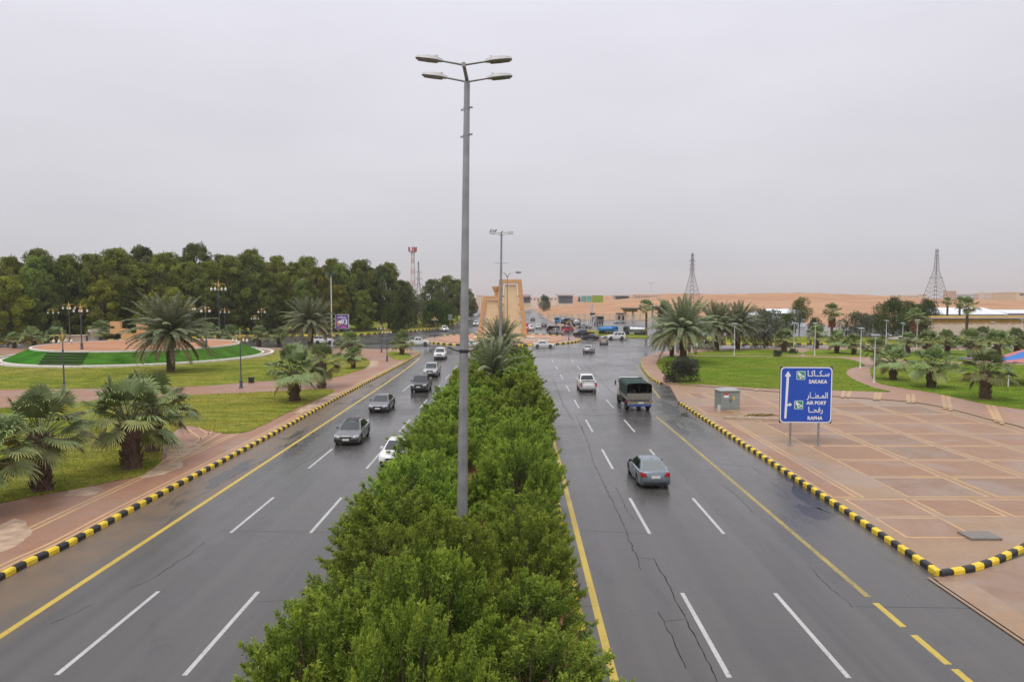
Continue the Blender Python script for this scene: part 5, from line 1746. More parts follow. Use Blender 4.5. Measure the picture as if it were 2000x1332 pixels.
def car(kind, col, label, loc, heading, group='cars on the road', roof=None, rear_glass='glass', bed_load=False, rails=False, name=None, sc=1.0):
    k = KINDS[kind]
    if kind not in _car_cache:
        _car_cache[kind] = wheel_mesh(k['wr'])
    name = name or {'sedan': 'sedan_car', 'suv': 'suv_car', 'pickup': 'pickup_truck', 'van': 'minivan'}[kind]
    t = thing(name, label, {'sedan': 'car', 'suv': 'car', 'pickup': 'pickup', 'van': 'van'}[kind], loc, heading, group, sc)
    pm = PAINT[col]
    L, W, H, wb, wr, belt = k['L'], k['W'], k['H'], k['wb'], k['wr'], k['belt']
    h = L / 2
    fa = h - k['fo']
    ra = fa - wb
    body = body_mesh(k).build('body', pm, t, smooth=38)
    MB().box((0, 0, .30), (W * .80, L * .86, .16)).build('underbody', M['under'], t)
    front, rear, side, lev = gh_fn(k)
    # cabin shell
    mb = MB()
    nl = [0, .3, .6, .85, 1.0]
    ringn = None
    vs = []
    for tt in nl:
        rg = [front(a, tt) for a in (-1, -.8, -.4, 0, .4, .8, 1)] + [side(1, b, tt) for b in (.2, .5, .8)] + [rear(a, tt) for a in (1, .8, .4, 0, -.4, -.8, -1)] + [side(-1, b, tt) for b in (.8, .5, .2)]
        vs += rg
        ringn = len(rg)
    cx = sum((v for v in vs[-ringn:]), Vector()) / ringn
    vs += [cx + (v - cx) * .80 + Vector((0, 0, .04)) for v in vs[-ringn:]]
    vs += [cx + (v - cx) * .42 + Vector((0, 0, .052)) for v in vs[-2 * ringn:-ringn]]
    nr = len(nl) + 2
    fs = [(j * ringn + i, (j + 1) * ringn + i, (j + 1) * ringn + (i + 1) % ringn, j * ringn + (i + 1) % ringn) for j in range(nr - 1) for i in range(ringn)]
    fs.append(tuple(range((nr - 1) * ringn + ringn - 1, (nr - 1) * ringn - 1, -1)))
    mb.add(vs, fs)
    cab = mb.build('cabin', pm, t, smooth=34)
    patch(front, -.88, .88, .10, .93, 6, 3, flip=False).build('windshield', M['glass'], t, smooth=60)
    patch(rear, -.86, .86, .22 if kind != 'sedan' else .18, .92, 6, 3, flip=True).build('rear_window', M[rear_glass], t, smooth=60)
    spans = {'sedan': ((.10, .40), (.43, .72), (.745, .85)), 'suv': ((.06, .34), (.37, .64), (.67, .92)), 'pickup': ((.08, .47), (.52, .90)), 'van': ((.07, .33), (.36, .64), (.67, .94))}[kind]
    for sg in (-1, 1):
        for (b0, b1) in spans:
            patch(lambda b, tt, o, sg=sg: side(sg, b, tt, o), b0, b1, .16, .90, 3, 2, flip=sg > 0).build('side_window', M['glass'], t, smooth=60)
        # mirror
        mp = side(sg, .10, .16)
        mr = MB().box((mp.x + sg * .15, mp.y + .02, mp.z + .02), (.20, .10, .14), top=.85).tube((mp.x, mp.y, mp.z - .02), (mp.x + sg * .1, mp.y, mp.z), .025, .025, 5).build('mirror', pm if col != 'blue_grey' else M['black'], t)
        # doors with handles
        drs = {'sedan': ((.95, .06), (.02, -.92)), 'suv': ((.98, .10), (.06, -.88)), 'pickup': ((1.05, .18), (.14, -.62)), 'van': ((1.2, .3), (.26, -1.0))}[kind]
        for (y1, y0) in drs:
            z0, z1 = .34 + (wr - .33), belt - .07
            xs_ = W / 2 + .002
            d = MB().add([(sg * (xs_ - .012), y0, z0), (sg * (xs_ - .012), y1, z0), (sg * xs_, y1, (z0 + z1) / 2), (sg * (xs_ - .022), y1 - .03, z1), (sg * (xs_ - .022), y0 + .03, z1), (sg * xs_, y0, (z0 + z1) / 2),
                          (sg * (xs_ - .08), y0, z0), (sg * (xs_ - .08), y1, z0), (sg * (xs_ - .08), y1 - .03, z1), (sg * (xs_ - .08), y0 + .03, z1)],
                         [(0, 1, 2, 5), (5, 2, 3, 4), (0, 6, 7, 1), (3, 8, 9, 4), (1, 7, 8, 3, 2), (0, 5, 4, 9, 6)]).build('door', pm, t)
            MB().box((sg * (xs_ + .005), y0 + .14, z1 - .07), (.03, .17, .03)).build('handle', M['chrome'] if kind != 'sedan' else pm, d)
    # wheels
    for yy in (fa, ra):
        for sg in (-1, 1):
            w = put('wheel', _car_cache[kind][0], t, (sg * (W / 2 - .115), yy, wr))
            put('rim', _car_cache[kind][1], w)
    # front: grille, lower intake, headlights, plate
    nz = k['nose']
    MB().box((0, h - .05, nz - .11), (W * .44, .10, .13 if kind == 'sedan' else .22), top=.96).build('grille', M['black'], t)
    MB().box((0, h - .03, .37 + (wr - .33)), (W * .58, .10, .17), top=1.05).build('lower_intake', M['black'], t)
    MB().box((0, h + .01, nz - .24), (.46, .03, .15)).build('number_plate', M['plate'], t)
    for sg in (-1, 1):
        x0, x1 = W * .27, W * .455
        z0, z1 = nz - .12, nz - .01
        MB().add([(sg * x0, h - .035, z0 + .02), (sg * x1, h - .21, z0 + .04), (sg * (x1 - .01), h - .27, z1 + .05), (sg * x0, h - .10, z1 + .01),
                  (sg * x0, h - .2, z0), (sg * x1, h - .4, z0), (sg * x1, h - .4, z1 + .03), (sg * x0, h - .3, z1)],
                 [(0, 1, 2, 3), (4, 7, 6, 5), (0, 4, 5, 1), (3, 2, 6, 7), (1, 5, 6, 2), (0, 3, 7, 4)]).build('headlight', M['head'], t)
        MB().box((sg * W * .36, h - .10, .40 + (wr - .33)), (.22, .12, .12)).build('fog_lamp', M['black'], t)
        # tail lights
        tz_ = k['trunk'][1]
        if kind == 'sedan':
            MB().add([(sg * .50, -h - .005, tz_ - .27), (sg * .83, -h + .12, tz_ - .30), (sg * .845, -h + .30, tz_ - .12), (sg * .80, -h + .10, tz_ - .06), (sg * .56, -h + .02, tz_ - .10),
                      (sg * .5, -h + .2, tz_ - .27), (sg * .8, -h + .4, tz_ - .3), (sg * .8, -h + .4, tz_ - .06), (sg * .56, -h + .2, tz_ - .1)],
                     [(0, 1, 2, 3, 4), (0, 5, 6, 1), (1, 6, 7, 2), (2, 7, 3), (3, 7, 8, 4), (4, 8, 5, 0)]).build('tail_light', M['tail'], t)
        else:
            MB().box((sg * (W / 2 - .12), -h + .06, tz_ - .22), (.17, .16, .36)).build('tail_light', M['tail'], t)
    # rear: plate, bumper
    tz_ = k['trunk'][1]
    MB().box((0, -h - .005, tz_ - .30 if kind == 'sedan' else .72), (.50, .03, .16)).build('number_plate', M['plate'], t)
    MB().box((0, -h + .005, .34 + (wr - .33)), (W * .76, .10, .10)).build('rear_bumper', M['chrome'] if kind == 'pickup' else M['black'], t)
    if roof:
        z = H + .004
        y0, y1 = k['gh'][3] + .15, k['gh'][2] - .02
        MB().box((0, (y0 + y1) / 2, z - .012), (k['gh'][5] * 1.6, y1 - y0, .06), top=.9).build('glass_roof', M[roof], t)
    if kind == 'pickup':
        z = belt - .02
        MB().box((0, -1.72, z + .012), (W - .34, 1.62, .05)).build('bed_floor', M['under'], t)
        for sg in (-1, 1):
            MB().box((sg * (W / 2 - .12), -1.75, z + .05), (.10, 1.66, .12)).build('bed_rail', pm, t)
        MB().box((0, -h + .10, z + .05), (W - .25, .09, .12)).build('tailgate', pm, t)
    if rails or kind == 'suv':
        for sg in (-1, 1):
            MB().tube((sg * .62, .4, H + .04), (sg * .62, -1.9, H + .04), .025, .025, 6).build('roof_rail', M['chrome'], t)
    if kind == 'sedan' and rear_glass == 'glass_pale':
        MB().tube((0, -.92, H - .02), (0, -1.12, H + .16), .01, .005, 5).build('aerial', M['black'], t)
    return t
def spot(x, y, dz=0):
    p = P(x, y)
    return (p.x, p.y, dz)
PI = math.pi
TO, AW = PI, 0.0                       # towards the camera / away from it
def rear_at(x, y, L): p = P(x, y); return (p.x, p.y + L / 2 - .4, 0)
def front_at(x, y, L): p = P(x, y); return (p.x, p.y + L / 2 - .4, 0)
GL, GRt = 'cars coming on the left carriageway', 'vehicles going away on the right carriageway'
car('sedan', 'grey', 'grey sedan with black glass roof, nearest on the left road', front_at(677, 869, 4.65), TO + .02, GL, roof='black', sc=1.03)
car('sedan', 'grey', 'grey sedan without dark roof, second on the left road', front_at(739, 806, 4.65), TO, GL)
car('pickup', 'dark_grey', 'dark grey pickup in the middle of the left road queue', front_at(818, 767, 5.3), TO, GL)
car('pickup', 'silver', 'silver pickup behind the dark grey one', front_at(840, 737, 5.3), TO, GL)
car('suv', 'white', 'white large car leaving the roundabout onto the left road', front_at(858, 702, 4.85), TO, GL)
car('sedan', 'white', 'white sedan half hidden behind the median shrubs', front_at(768, 913, 4.65), TO, GL)
car('sedan', 'blue_grey', 'blue-grey sedan seen from behind, nearest on the right road', rear_at(1277, 953, 4.65), AW + .02, GRt, rear_glass='glass_pale', sc=.97)
car('pickup', 'white', 'white pickup driving away in the middle right lane', rear_at(1149, 766, 5.3), AW, GRt)
car('sedan', 'silver', 'silver sedan driving into the roundabout', rear_at(1152, 690, 4.65), -.25, GRt)
GO = 'vehicles circling the roundabout'
def mid(x, y): p = P(x, y); return (p.x, p.y + .8, 0)
car('pickup', 'beige', 'dark brown pickup at the right of the roundabout entry', rear_at(1182, 673, 5.3), -.15, GO)
car('suv', 'white', 'white off-road car crossing right of the junction', mid(1204, 663.5), PI / 2 + .1, GO)
car('pickup', 'black', 'black pickup turning on the far right of the roundabout', mid(1140, 658.5), .9, GO, sc=1.1)
car('sedan', 'black', 'black low car right beside the black pickup', mid(1154, 664), 1.1, GO)
car('sedan', 'white', 'white sedan passing the right front of the roundabout', mid(1062, 679.5), -PI / 2, GO)
car('pickup', 'white', 'white pickup at the left of the roundabout by the corner palm', mid(815, 675), -PI / 2 + .1, GO)
car('sedan', 'white', 'white sedan passing behind the palm at the median end', mid(921, 677.5), -PI / 2, GO)
car('pickup', 'silver', 'silver pickup beyond the roundabout, next to the dark red car', mid(1086, 654), .7, GO)
car('van', 'dark_red', 'dark red van beyond the roundabout', mid(1080, 649), .6, GO)
car('van', 'red', 'bright red van beyond the roundabout', mid(1109, 649.5), -.5, GO, sc=1.08)
GD = 'distant cars on the far road'
car('suv', 'white', 'white car on the far road beside the red totem', rear_at(1038, 646, 4.85), -.05, GD)
car('sedan', 'white', 'white car on the far road, right of the one at the totem', rear_at(1052, 642.5, 4.65), -.05, GD, sc=1.1)
car('sedan', 'dark_grey', 'dark grey car on the far road, rightmost of three', rear_at(1063, 639.5, 4.65), -.05, GD, sc=1.1)
car('sedan', 'dark_grey', 'dark car farthest up the right far road', rear_at(1041, 627, 4.65), -.05, GD, sc=1.1)
car('suv', 'white', 'white car coming on the far left road', front_at(929, 637, 4.85), TO, GD)
car('suv', 'silver', 'pale car far down the left road, nearest the trees', front_at(936, 618, 4.85), TO, GD)
car('pickup', 'white', 'white pickup on the far left turn beside the wood', front_at(866, 648, 5.3), TO + .35, GD)
car('suv', 'white', 'white car behind the palms on the left crossing street', mid(632, 672), -PI / 2, GD)
car('suv', 'white', 'white car parked behind the date palms on the right street', mid(1381, 683), PI / 2, GD)
car('sedan', 'silver', 'silver car at the edge of the fuel station yard', mid(1143, 641.5), .8, GD, sc=1.1)
car('sedan', 'silver', 'grey car parked under the fuel station canopy', mid(1210, 632), PI / 2 + .3, GD)
car('suv', 'dark_grey', 'dark car parked near the station poles', mid(1161, 627), .2, GD)

# ---- army truck
M['canvas'] = simple('green_canvas', (.011, .040, .031), .85, var=.3, scale=3, bump=.5)
M['truck_dark'] = simple('truck_interior', (.012, .014, .013), .9)
M['blue_paint'] = simple('blue_bumper', (.03, .06, .26), .4)
p = P(1246, 802)
tk = thing('army_truck', 'army truck with green canvas cover driving away in the right lane', 'truck', (p.x, p.y + 2.6, 0), .02, GRt, (1, 1, .93))
W_ = 2.30
cw, _ = None, None
wt, wrm = wheel_mesh(.50, .32)
MB().box((0, .2, .78), (.9, 6.2, .22)).build('chassis', M['under'], tk)
cabt = MB()
cabt.box((0, 2.45, 1.50), (2.2, 1.6, 1.25)).box((0, 2.35, 2.42), (2.05, 1.3, .62), top=.9)
cabt.build('cab', PAINT['white'], tk)
MB().box((0, 3.02, 2.38), (1.8, .06, .5), rx=.15).build('windshield', M['glass'], tk)
for s in (-1, 1):
    MB().box((s * 1.0, 2.4, 2.38), (.10, .85, .44)).build('side_window', M['glass'], tk)
    MB().box((s * 1.30, 3.0, 2.1), (.12, .10, .5)).tube((s * 1.05, 3.0, 2.2), (s * 1.28, 3.0, 2.2), .02, .02, 5).build('mirror', M['black'], tk)
bd = MB()
bd.box((0, -.75, 1.18), (W_, 4.5, .14))
bd.build('bed_floor', PAINT['army'], tk)
for s in (-1, 1):
    MB().box((s * (W_ / 2 - .04), -.75, 1.52), (.08, 4.5, .56)).build('side_board', PAINT['army'], tk)
    MB().box((s * (W_ / 2 - .02), -3.02, 1.0), (.2, .1, .14)).build('tail_light', M['tail'], tk)
MB().box((0, -2.99, 1.50), (W_ - .02, .08, .58)).build('tailgate', PAINT['army'], tk)
for k in range(5):
    MB().box((-.9 + .45 * k, -3.045, 1.50), (.06, .03, .5)).build('gate_rib', PAINT['army'], tk)
MB().box((0, -2.95, .80), (W_ - .1, .3, .42)).build('rear_beam', PAINT['army'], tk)
for s in (-1, 1):
    MB().box((s * 1.02, .3, .80), (.3, 2.0, .5)).build('tool_box', M['black'], tk)
    MB().box((s * .98, -2.62, .62), (.42, .04, .5)).build('mud_flap', M['black'], tk)
MB().box((0, -3.08, .60), (W_ - .2, .16, .17)).build('bumper', M['blue_paint'], tk)
MB().box((.1, -3.115, .86), (.5, .02, .15)).build('number_plate', M['plate'], tk)
# canvas tilt: hooped cover open at the back
cv = MB()
prof = [(-W_ / 2 - .01, 1.55), (-W_ / 2 - .01, 2.55), (-W_ / 2 + .10, 2.74), (-.6, 2.80), (0, 2.82), (.6, 2.80), (W_ / 2 - .10, 2.74), (W_ / 2 + .01, 2.55), (W_ / 2 + .01, 1.55)]
nst = 13
vs = []
for j in range(nst):
    y = -3.0 + 4.5 * j / (nst - 1)
    sag = .05 * abs(math.sin(math.pi * j / 3))
    vs += [(x, y, z - sag * (z > 2.6)) for x, z in prof]
for j in range(nst):
    y = -3.0 + 4.5 * j / (nst - 1)
    vs += [(x * .985, y, z - .02) for x, z in prof]
m9 = 9
fs = [(j * m9 + i, j * m9 + i + 1, (j + 1) * m9 + i + 1, (j + 1) * m9 + i) for j in range(nst - 1) for i in range(8)]
o9 = nst * m9
fs += [(o9 + j * m9 + i, o9 + (j + 1) * m9 + i, o9 + (j + 1) * m9 + i + 1, o9 + j * m9 + i + 1) for j in range(nst - 1) for i in range(8)]
fs += [(i, o9 + i, o9 + i + 1, i + 1) for i in range(8)]
fs.append(tuple(o9 + (nst - 1) * m9 + i for i in range(9)))
cv.add(vs, fs)
cv.build('canvas_cover', M['canvas'], tk, smooth=25)
MB().box((0, 1.44, 2.2), (W_ - .1, .04, 1.3)).build('front_curtain', M['canvas'], tk)
for s in (-1, 0, 1):
    MB().box((s * .78, -2.9, 2.2), (.05, .05, 1.3)).build('hoop_post', M['dark_metal'], tk)
for s in (-1, 1):
    MB().box((s * .62, -.9, 1.62), (.5, 3.6, .5)).build('bench', M['truck_dark'], tk)
for yy in (2.5, -1.9):
    for s in (-1, 1):
        w = put('wheel', wt, tk, (s * .98, yy, .50)); put('rim', wrm, w)

# ---- tankers and lorries at the station
wl_, wlr = wheel_mesh(.5, .3)
def tanker(label, loc, heading, col, cabcol, L=9.0, sc=1.0):
    t = thing('tanker_truck', label, 'tanker', loc, heading, 'lorries at the fuel station', sc)
    MB().box((0, -.4, .9), (.95, L * .95, .25)).build('chassis', M['under'], t)
    y1 = L / 2 - 2.1
    y0 = -L / 2
    prof = [(.25, 0), (.75, .06), (.92, .22), (.92, y1 - y0 - .22), (.75, y1 - y0 - .06), (.25, y1 - y0)]
    mb = MB()
    n = 16
    vs = [(1.22 * r * math.cos(2 * math.pi * k / n), y0 + z, 1.95 + r * math.sin(2 * math.pi * k / n)) for r, z in prof for k in range(n)]
    mb.add(vs, [(i * n + k, i * n + (k + 1) % n, (i + 1) * n + (k + 1) % n, (i + 1) * n + k) for i in range(5) for k in range(n)] + [tuple(range(n - 1, -1, -1)), tuple(range(5 * n, 6 * n))])
    mb.build('tank', PAINT[col], t, smooth=40)
    MB().box((0, (y0 + y1) / 2, 2.93), (.6, (y1 - y0) * .8, .08)).build('walkway', M['galv'], t)
    for f in (.25, .5, .75):
        MB().lathe([(.28, 0), (.28, .16), (.05, .2)], 10, (0, y0 + (y1 - y0) * f, 2.94)).build('hatch', M['galv'], t)
    MB().box((0, L / 2 - 1.0, 1.75), (2.35, 1.75, 1.6)).box((0, L / 2 - 1.05, 2.8), (2.2, 1.55, .55), top=.88).build('cab', PAINT[cabcol], t)
    MB().box((0, L / 2 - .14, 2.3), (2.0, .06, .75)).build('windshield', M['glass'], t)
    for s in (-1, 1):
        MB().box((s * 1.18, L / 2 - .8, 2.25), (.04, .9, .65)).build('side_window', M['glass'], t)
        MB().box((s * 1.35, L / 2 - .2, 2.2), (.1, .1, .5)).build('mirror', M['black'], t)
        MB().box((s * 1.1, -.2, 1.05), (.1, L * .5, .35)).build('side_guard', M['galv'], t)
        for yy in (L / 2 - 1.2, -L / 2 + 1.0, -L / 2 + 2.2, -L / 2 + 3.4):
            w = put('wheel', wl_, t, (s * 1.02, yy, .5)); put('rim', wlr, w)
    MB().box((0, L / 2 - .05, .85), (2.3, .12, .4)).build('bumper', M['black'], t)
    return t
tanker('bright blue tanker lorry standing behind the grass strip', mid(1188, 653.5), -PI / 2 + .45, 'blue', 'blue', 7.2, .80)
tanker('grey metal tanker lorry at the right of the station yard', mid(1241, 655), PI / 2 - .35, 'silver', 'dark_grey', 7.6, .84)
tanker('silver-ended tanker lorry seen from behind in the lorry row', mid(1127, 639), -.15, 'silver', 'dark_grey', 8.5, .95)
tanker('tanker lorry with blue cab at the left of the lorry row', mid(1097, 633), PI - .6, 'silver', 'blue', 8.0, .9)
tanker('dark tanker lorry in the middle of the lorry row', mid(1113, 636), PI - .4, 'dark_grey', 'dark_grey', 8.0, .95)
lt = thing('box_lorry', 'grey open lorry parked before the station wall', 'truck', mid(1170, 635.5), .1, 'lorries at the fuel station')
MB().box((0, -.6, 1.7), (2.4, 4.6, 1.5)).build('load_box', PAINT['grey'], lt)
MB().box((0, -2.92, 2.9), (2.4, .06, .9)).box((0, -.6, 3.3), (2.4, 4.5, .08)).build('cover', M['truck_dark'], lt)
MB().box((0, 2.6, 1.7), (2.3, 1.6, 1.9), top=.92).build('cab', PAINT['white'], lt)
MB().box((0, 0, .8), (1.0, 6.4, .25)).build('chassis', M['under'], lt)
for yy in (2.5, -1.8):
    for s in (-1, 1):
        w = put('wheel', wl_, lt, (s * 1.0, yy, .5)); put('rim', wlr, w)
# ------------------------------------------------------------------ far structures
M['lattice'] = simple('lattice_steel', (.22, .225, .24), .6, .3)
M['lattice_red'] = simple('tower_red', (.36, .07, .06), .6)
M['lattice_white'] = simple('tower_white', (.6, .58, .58), .6)
def pylon(label, x, Y, yt, wb_, arms, z0=None, th=.14, name='power_pylon', cage=None, mast=False, group='lattice towers'):
    X = PX(x, Y)
    z0 = hill_h(X, Y) - .2 if z0 is None else z0
    H = PZ(yt, Y) - z0
    t = thing(name, label, 'pylon' if not mast else 'radio tower', (X, Y, z0), .35, group)
    def hw(f):
        if mast: return wb_ * (1 - .55 * f)
        return wb_ * ((1 - f / .62) * .82 + .18) if f < .62 else wb_ * .18 * (1 - .5 * (f - .62) / .38)
    n = 13
    lv = [f / n for f in range(n + 1)]
    for sx, sy in ((-1, -1), (1, -1), (1, 1), (-1, 1)):
        pts = [(sx * hw(f), sy * hw(f), H * f) for f in lv]
        MB().path(pts, th, 4).build('leg', M['lattice'] if not mast else M['lattice_white'], t)
    br = MB()
    for i in range(n):
        a, b = hw(lv[i]), hw(lv[i + 1])
        z0_, z1_ = H * lv[i], H * lv[i + 1]
        for q in range(4):
            c = [(-1, -1), (1, -1), (1, 1), (-1, 1)]
            (x0, y0), (x1, y1) = c[q], c[(q + 1) % 4]
            br.tube((x0 * a, y0 * a, z0_), (x1 * b, y1 * b, z1_), th * .5, th * .5, 3, caps=False, mi=i % 2)
            br.tube((x1 * a, y1 * a, z0_), (x0 * b, y0 * b, z1_), th * .5, th * .5, 3, caps=False, mi=i % 2)
            br.tube((x0 * b, y0 * b, z1_), (x1 * b, y1 * b, z1_), th * .55, th * .55, 3, caps=False, mi=i % 2)
    br.build('bracing', [M['lattice'], M['lattice']] if not mast else [M['lattice_red'], M['lattice_white']], t)
    for f, ln in arms:
        z = H * f
        for s in (-1, 1):
            ab = MB()
            ab.tube((s * hw(f), 0, z - .3), (s * ln, 0, z), th * 1.4, th * 1.1, 4).tube((s * hw(f), 0, z + .7), (s * ln, 0, z), th * .6, th * .5, 4)
            ab.tube((s * ln, 0, z), (s * ln, 0, z - 1.1), .09, .06, 5)
            ab.build('cross_arm', M['lattice'], t)
    MB().tube((0, 0, H * .98), (0, 0, H * 1.03), th * .8, .03, 4).build('tip', M['lattice'], t)
    if mast:
        MB().lathe([(1.9, 0), (1.9, .18), (1.2, .18)], 10, (0, 0, H * .93)).build('platform', M['lattice_red'], t)
        for k in range(9):
            a = 2 * math.pi * k / 9
            MB().box((2.0 * math.cos(a), 2.0 * math.sin(a), H * .95 + .8), (.35, .35, 2.2), rz=a).build('antenna', M['lattice_red'] if k % 3 else M['lattice_white'], t)
    return t
pylon('lattice power pylon above the large date palm, left one', 1350, 455, 496, 4.6, ((.86, 2.2), (.78, 2.0), (.70, 2.0)))
pylon('lattice power pylon with wide cross arm, right one', 1822, 450, 488, 5.6, ((.48, 5.4), (.86, 1.6)))
pylon('red and white radio tower with round antenna platform', 807, 352, 484, 1.3, (), .0, .13, 'radio_tower', None, True)
pylon('small grey pylon right behind the radio tower', 818, 470, 512, 3.0, ((.80, 2.0), (.68, 2.3), (.56, 2.5)), 0, .13)

# ---- far buildings
M['glass_dark'] = NT('blue_glass').set((.10, .13, .155), .15, .2, .6)
M['clad'] = simple('grey_cladding', (.52, .52, .52), .6, 0, var=.06, obj=False)
M['beige'] = simple('beige_render', (.62, .50, .36), .8, var=.08, scale=.3)
M['pale'] = simple('pale_render', (.66, .57, .48), .8, var=.08, scale=.3)
M['pinkish'] = simple('pink_render', (.55, .40, .31), .8, var=.08, scale=.3)
M['white_roof'] = simple('white_roof_sheet', (.72, .74, .77), .5, .1, var=.05, scale=.3)
M['blue_wall'] = simple('pale_blue_sheet', (.42, .50, .60), .6, 0, var=.08, scale=.4)
M['yellow_sheet'] = simple('yellow_sheet', (.50, .31, .055), .7, var=.2, scale=.5)
M['tan_wall'] = simple('tan_wall', (.62, .50, .40), .8, var=.08, scale=.4)
def showroom(label, x0, x1, yt, yb, Y, dep=14, panes=6, roofh=.18, sgn_m=None):
    X0, X1, zt_, zb_ = PX(x0, Y), PX(x1, Y), PZ(yt, Y), PZ(yb, Y)
    H = zt_ - zb_
    t = thing('showroom', label, 'building', ((X0 + X1) / 2, Y + dep / 2, zb_), 0, 'glass showrooms beyond the hill foot')
    W = X1 - X0
    MB().box((0, 0, -1.5), (W + 1, dep + 1, 3.0)).build('plinth', M['beige'], t)
    MB().box((0, .4, H * .45), (W, dep - .8, H * .9)).build('wall', M['clad'], t)
    MB().box((0, -.5, H * (1 - roofh / 2)), (W * 1.18, dep + 3, H * roofh)).build('roof', M['clad'], t)
    for k in range(panes):
        pw = W * .92 / panes
        for j in range(2):
            MB().box((-W * .46 + pw * (k + .5), -dep / 2 + .05, H * (.06 + .36 * j) + H * .17), (pw * .93, .6, H * .33)).build('pane', M['glass_dark'], t)
    if sgn_m: MB().box((0, -dep / 2 - 2.1, H * .83), (W * .7, .2, H * .22)).build('sign_board', sgn_m, t)
M['sign_pink'] = simple('pink_fascia', (.6, .35, .36), .5)
showroom('low glass showroom beside the monument', 1020, 1036, 575, 592, 560, sgn_m=M['sign_pink'])
showroom('wide glass showroom left of the green billboard', 1090, 1119, 574, 593, 600, panes=7)
showroom('glass showroom with flat roof on the hill, right one', 1201, 1228, 576, 588, 700, panes=7)
def house(label, x0, x1, yt, Y, m, dep=12, rows=2, cols=5, parapet=True, z0=None):
    X0, X1, zt_ = PX(x0, Y), PX(x1, Y), PZ(yt, Y)
    zb_ = (hill_h((X0 + X1) / 2, Y) - 1.5) if z0 is None else z0
    H = zt_ - zb_
    t = thing('far_building', label, 'building', ((X0 + X1) / 2, Y + dep / 2, zb_), .0, 'far buildings on the skyline')
    W = X1 - X0
    MB().box((0, 0, H / 2), (W, dep, H)).build('wall', m, t)
    if parapet: MB().box((0, 0, H + .2), (W * 1.02, dep * 1.02, .5)).build('parapet', m, t)
    vis = min(H - 1, 3.2 * rows)
    for j in range(rows):
        for i in range(cols):
            MB().box((-W / 2 + W * (i + .5) / cols, -dep / 2, H - 1.6 - 3.1 * j), (W / cols * .42, .2, 1.5)).build('window', M['glass_dark'], t)
    return t
house('pinkish block of flats right of the wide-armed pylon', 1848, 1862, 569, 900, M['pinkish'], rows=3, cols=4)
house('long grey low block on the skyline', 1864, 1900, 575, 950, M['clad'], rows=2, cols=9)
house('pale house row on the far right skyline', 1916, 1942, 572, 1000, M['pale'], rows=3, cols=6)
house('beige house on the far skyline, right of the pale row', 1944, 1976, 574, 900, M['beige'], rows=2, cols=8)
house('large plain cream building at the right edge of the skyline', 1978, 2040, 572, 640, M['beige'], rows=1, cols=3, dep=25)
house('pale far house above the dark trees', 1760, 1790, 577.5, 1000, M['pale'], rows=1, cols=5)
house('small beige far house on the hill line', 1738, 1752, 578, 1000, M['beige'], rows=1, cols=3)
house('pale building behind the left showroom', 1034, 1088, 581, 680, M['pale'], rows=1, cols=8, z0=0)
house('pale far block at the end of the left road', 930, 946, 577, 900, M['pale'], rows=4, cols=4, z0=0)
house('small hut line on top of the hill beside the white lamp', 1240, 1290, 576.5, 620, M['pinkish'], rows=1, cols=10)
for k, (x, w_, yt, Y, mm) in enumerate(((1648, 9, 578.5, 1200, 'pale'), (1664, 7, 579, 1250, 'beige'), (1690, 12, 578, 1150, 'pale'), (1708, 8, 578.8, 1200, 'clad'), (1795, 10, 575.5, 1100, 'beige'), (1906, 8, 574, 1050, 'pinkish'),
                                       (1440, 8, 575, 1100, 'pale'), (1475, 6, 575.5, 1150, 'beige'), (1530, 9, 575, 1200, 'pale'), (1583, 7, 576, 1200, 'clad'))):
    house(f'tiny pale house on the far skyline, {ordw(k)} of the scattered ones', x, x + w_, yt, Y, M[mm], rows=1, cols=3)
# warehouses behind the park
def shed(label, x0, x1, ye, yr, Y, dep, wm, nm='warehouse', rows=10):
    X0, X1 = PX(x0, Y), PX(x1, Y)
    ze, zr = PZ(ye, Y), PZ(yr, Y)
    t = thing(nm, label, 'warehouse', ((X0 + X1) / 2, Y, 0), 0, 'white sheds')
    W = X1 - X0
    n = rows
    for k in range(n):
        MB().box((-W / 2 + W * (k + .5) / n, dep / 2, ze / 2), (W / n - .05, dep, ze)).build('wall_panel', wm, t)
    rf = MB()
    w = W / 2 + .6
    # ridge runs across the view, so the pale roof slope faces the road
    rf.add([(-w, -.8, ze - .05), (w, -.8, ze - .05), (w * .94, dep / 2, zr), (-w * .94, dep / 2, zr), (w, dep + .8, ze - .05), (-w, dep + .8, ze - .05),
            (-w, -.8, ze + .12), (w, -.8, ze + .12), (w * .94, dep / 2, zr + .17), (-w * .94, dep / 2, zr + .17), (w, dep + .8, ze + .12), (-w, dep + .8, ze + .12)],
           [(0, 3, 2, 1), (3, 5, 4, 2), (6, 7, 8, 9), (9, 8, 10, 11), (0, 1, 7, 6), (1, 2, 8, 7), (2, 4, 10, 8), (4, 5, 11, 10), (5, 3, 9, 11), (3, 0, 6, 9)])
    rf.build('roof', M['white_roof'], t)
    return t
shed('long white warehouse with pale roof behind the tan wall', 1812, 1958, 614, 602.5, 262, 24, M['white_roof'], rows=14)
shed('blue-walled warehouse at the right picture edge', 1962, 2080, 612, 606.5, 270, 20, M['blue_wall'], rows=9)
shed('white shed behind the slim pale tree', 1505, 1572, 612, 604.5, 262, 14, M['white_roof'], rows=6)
shed('low white shed left of the slim pale tree', 1462, 1500, 615, 611, 275, 12, M['white_roof'], rows=4)
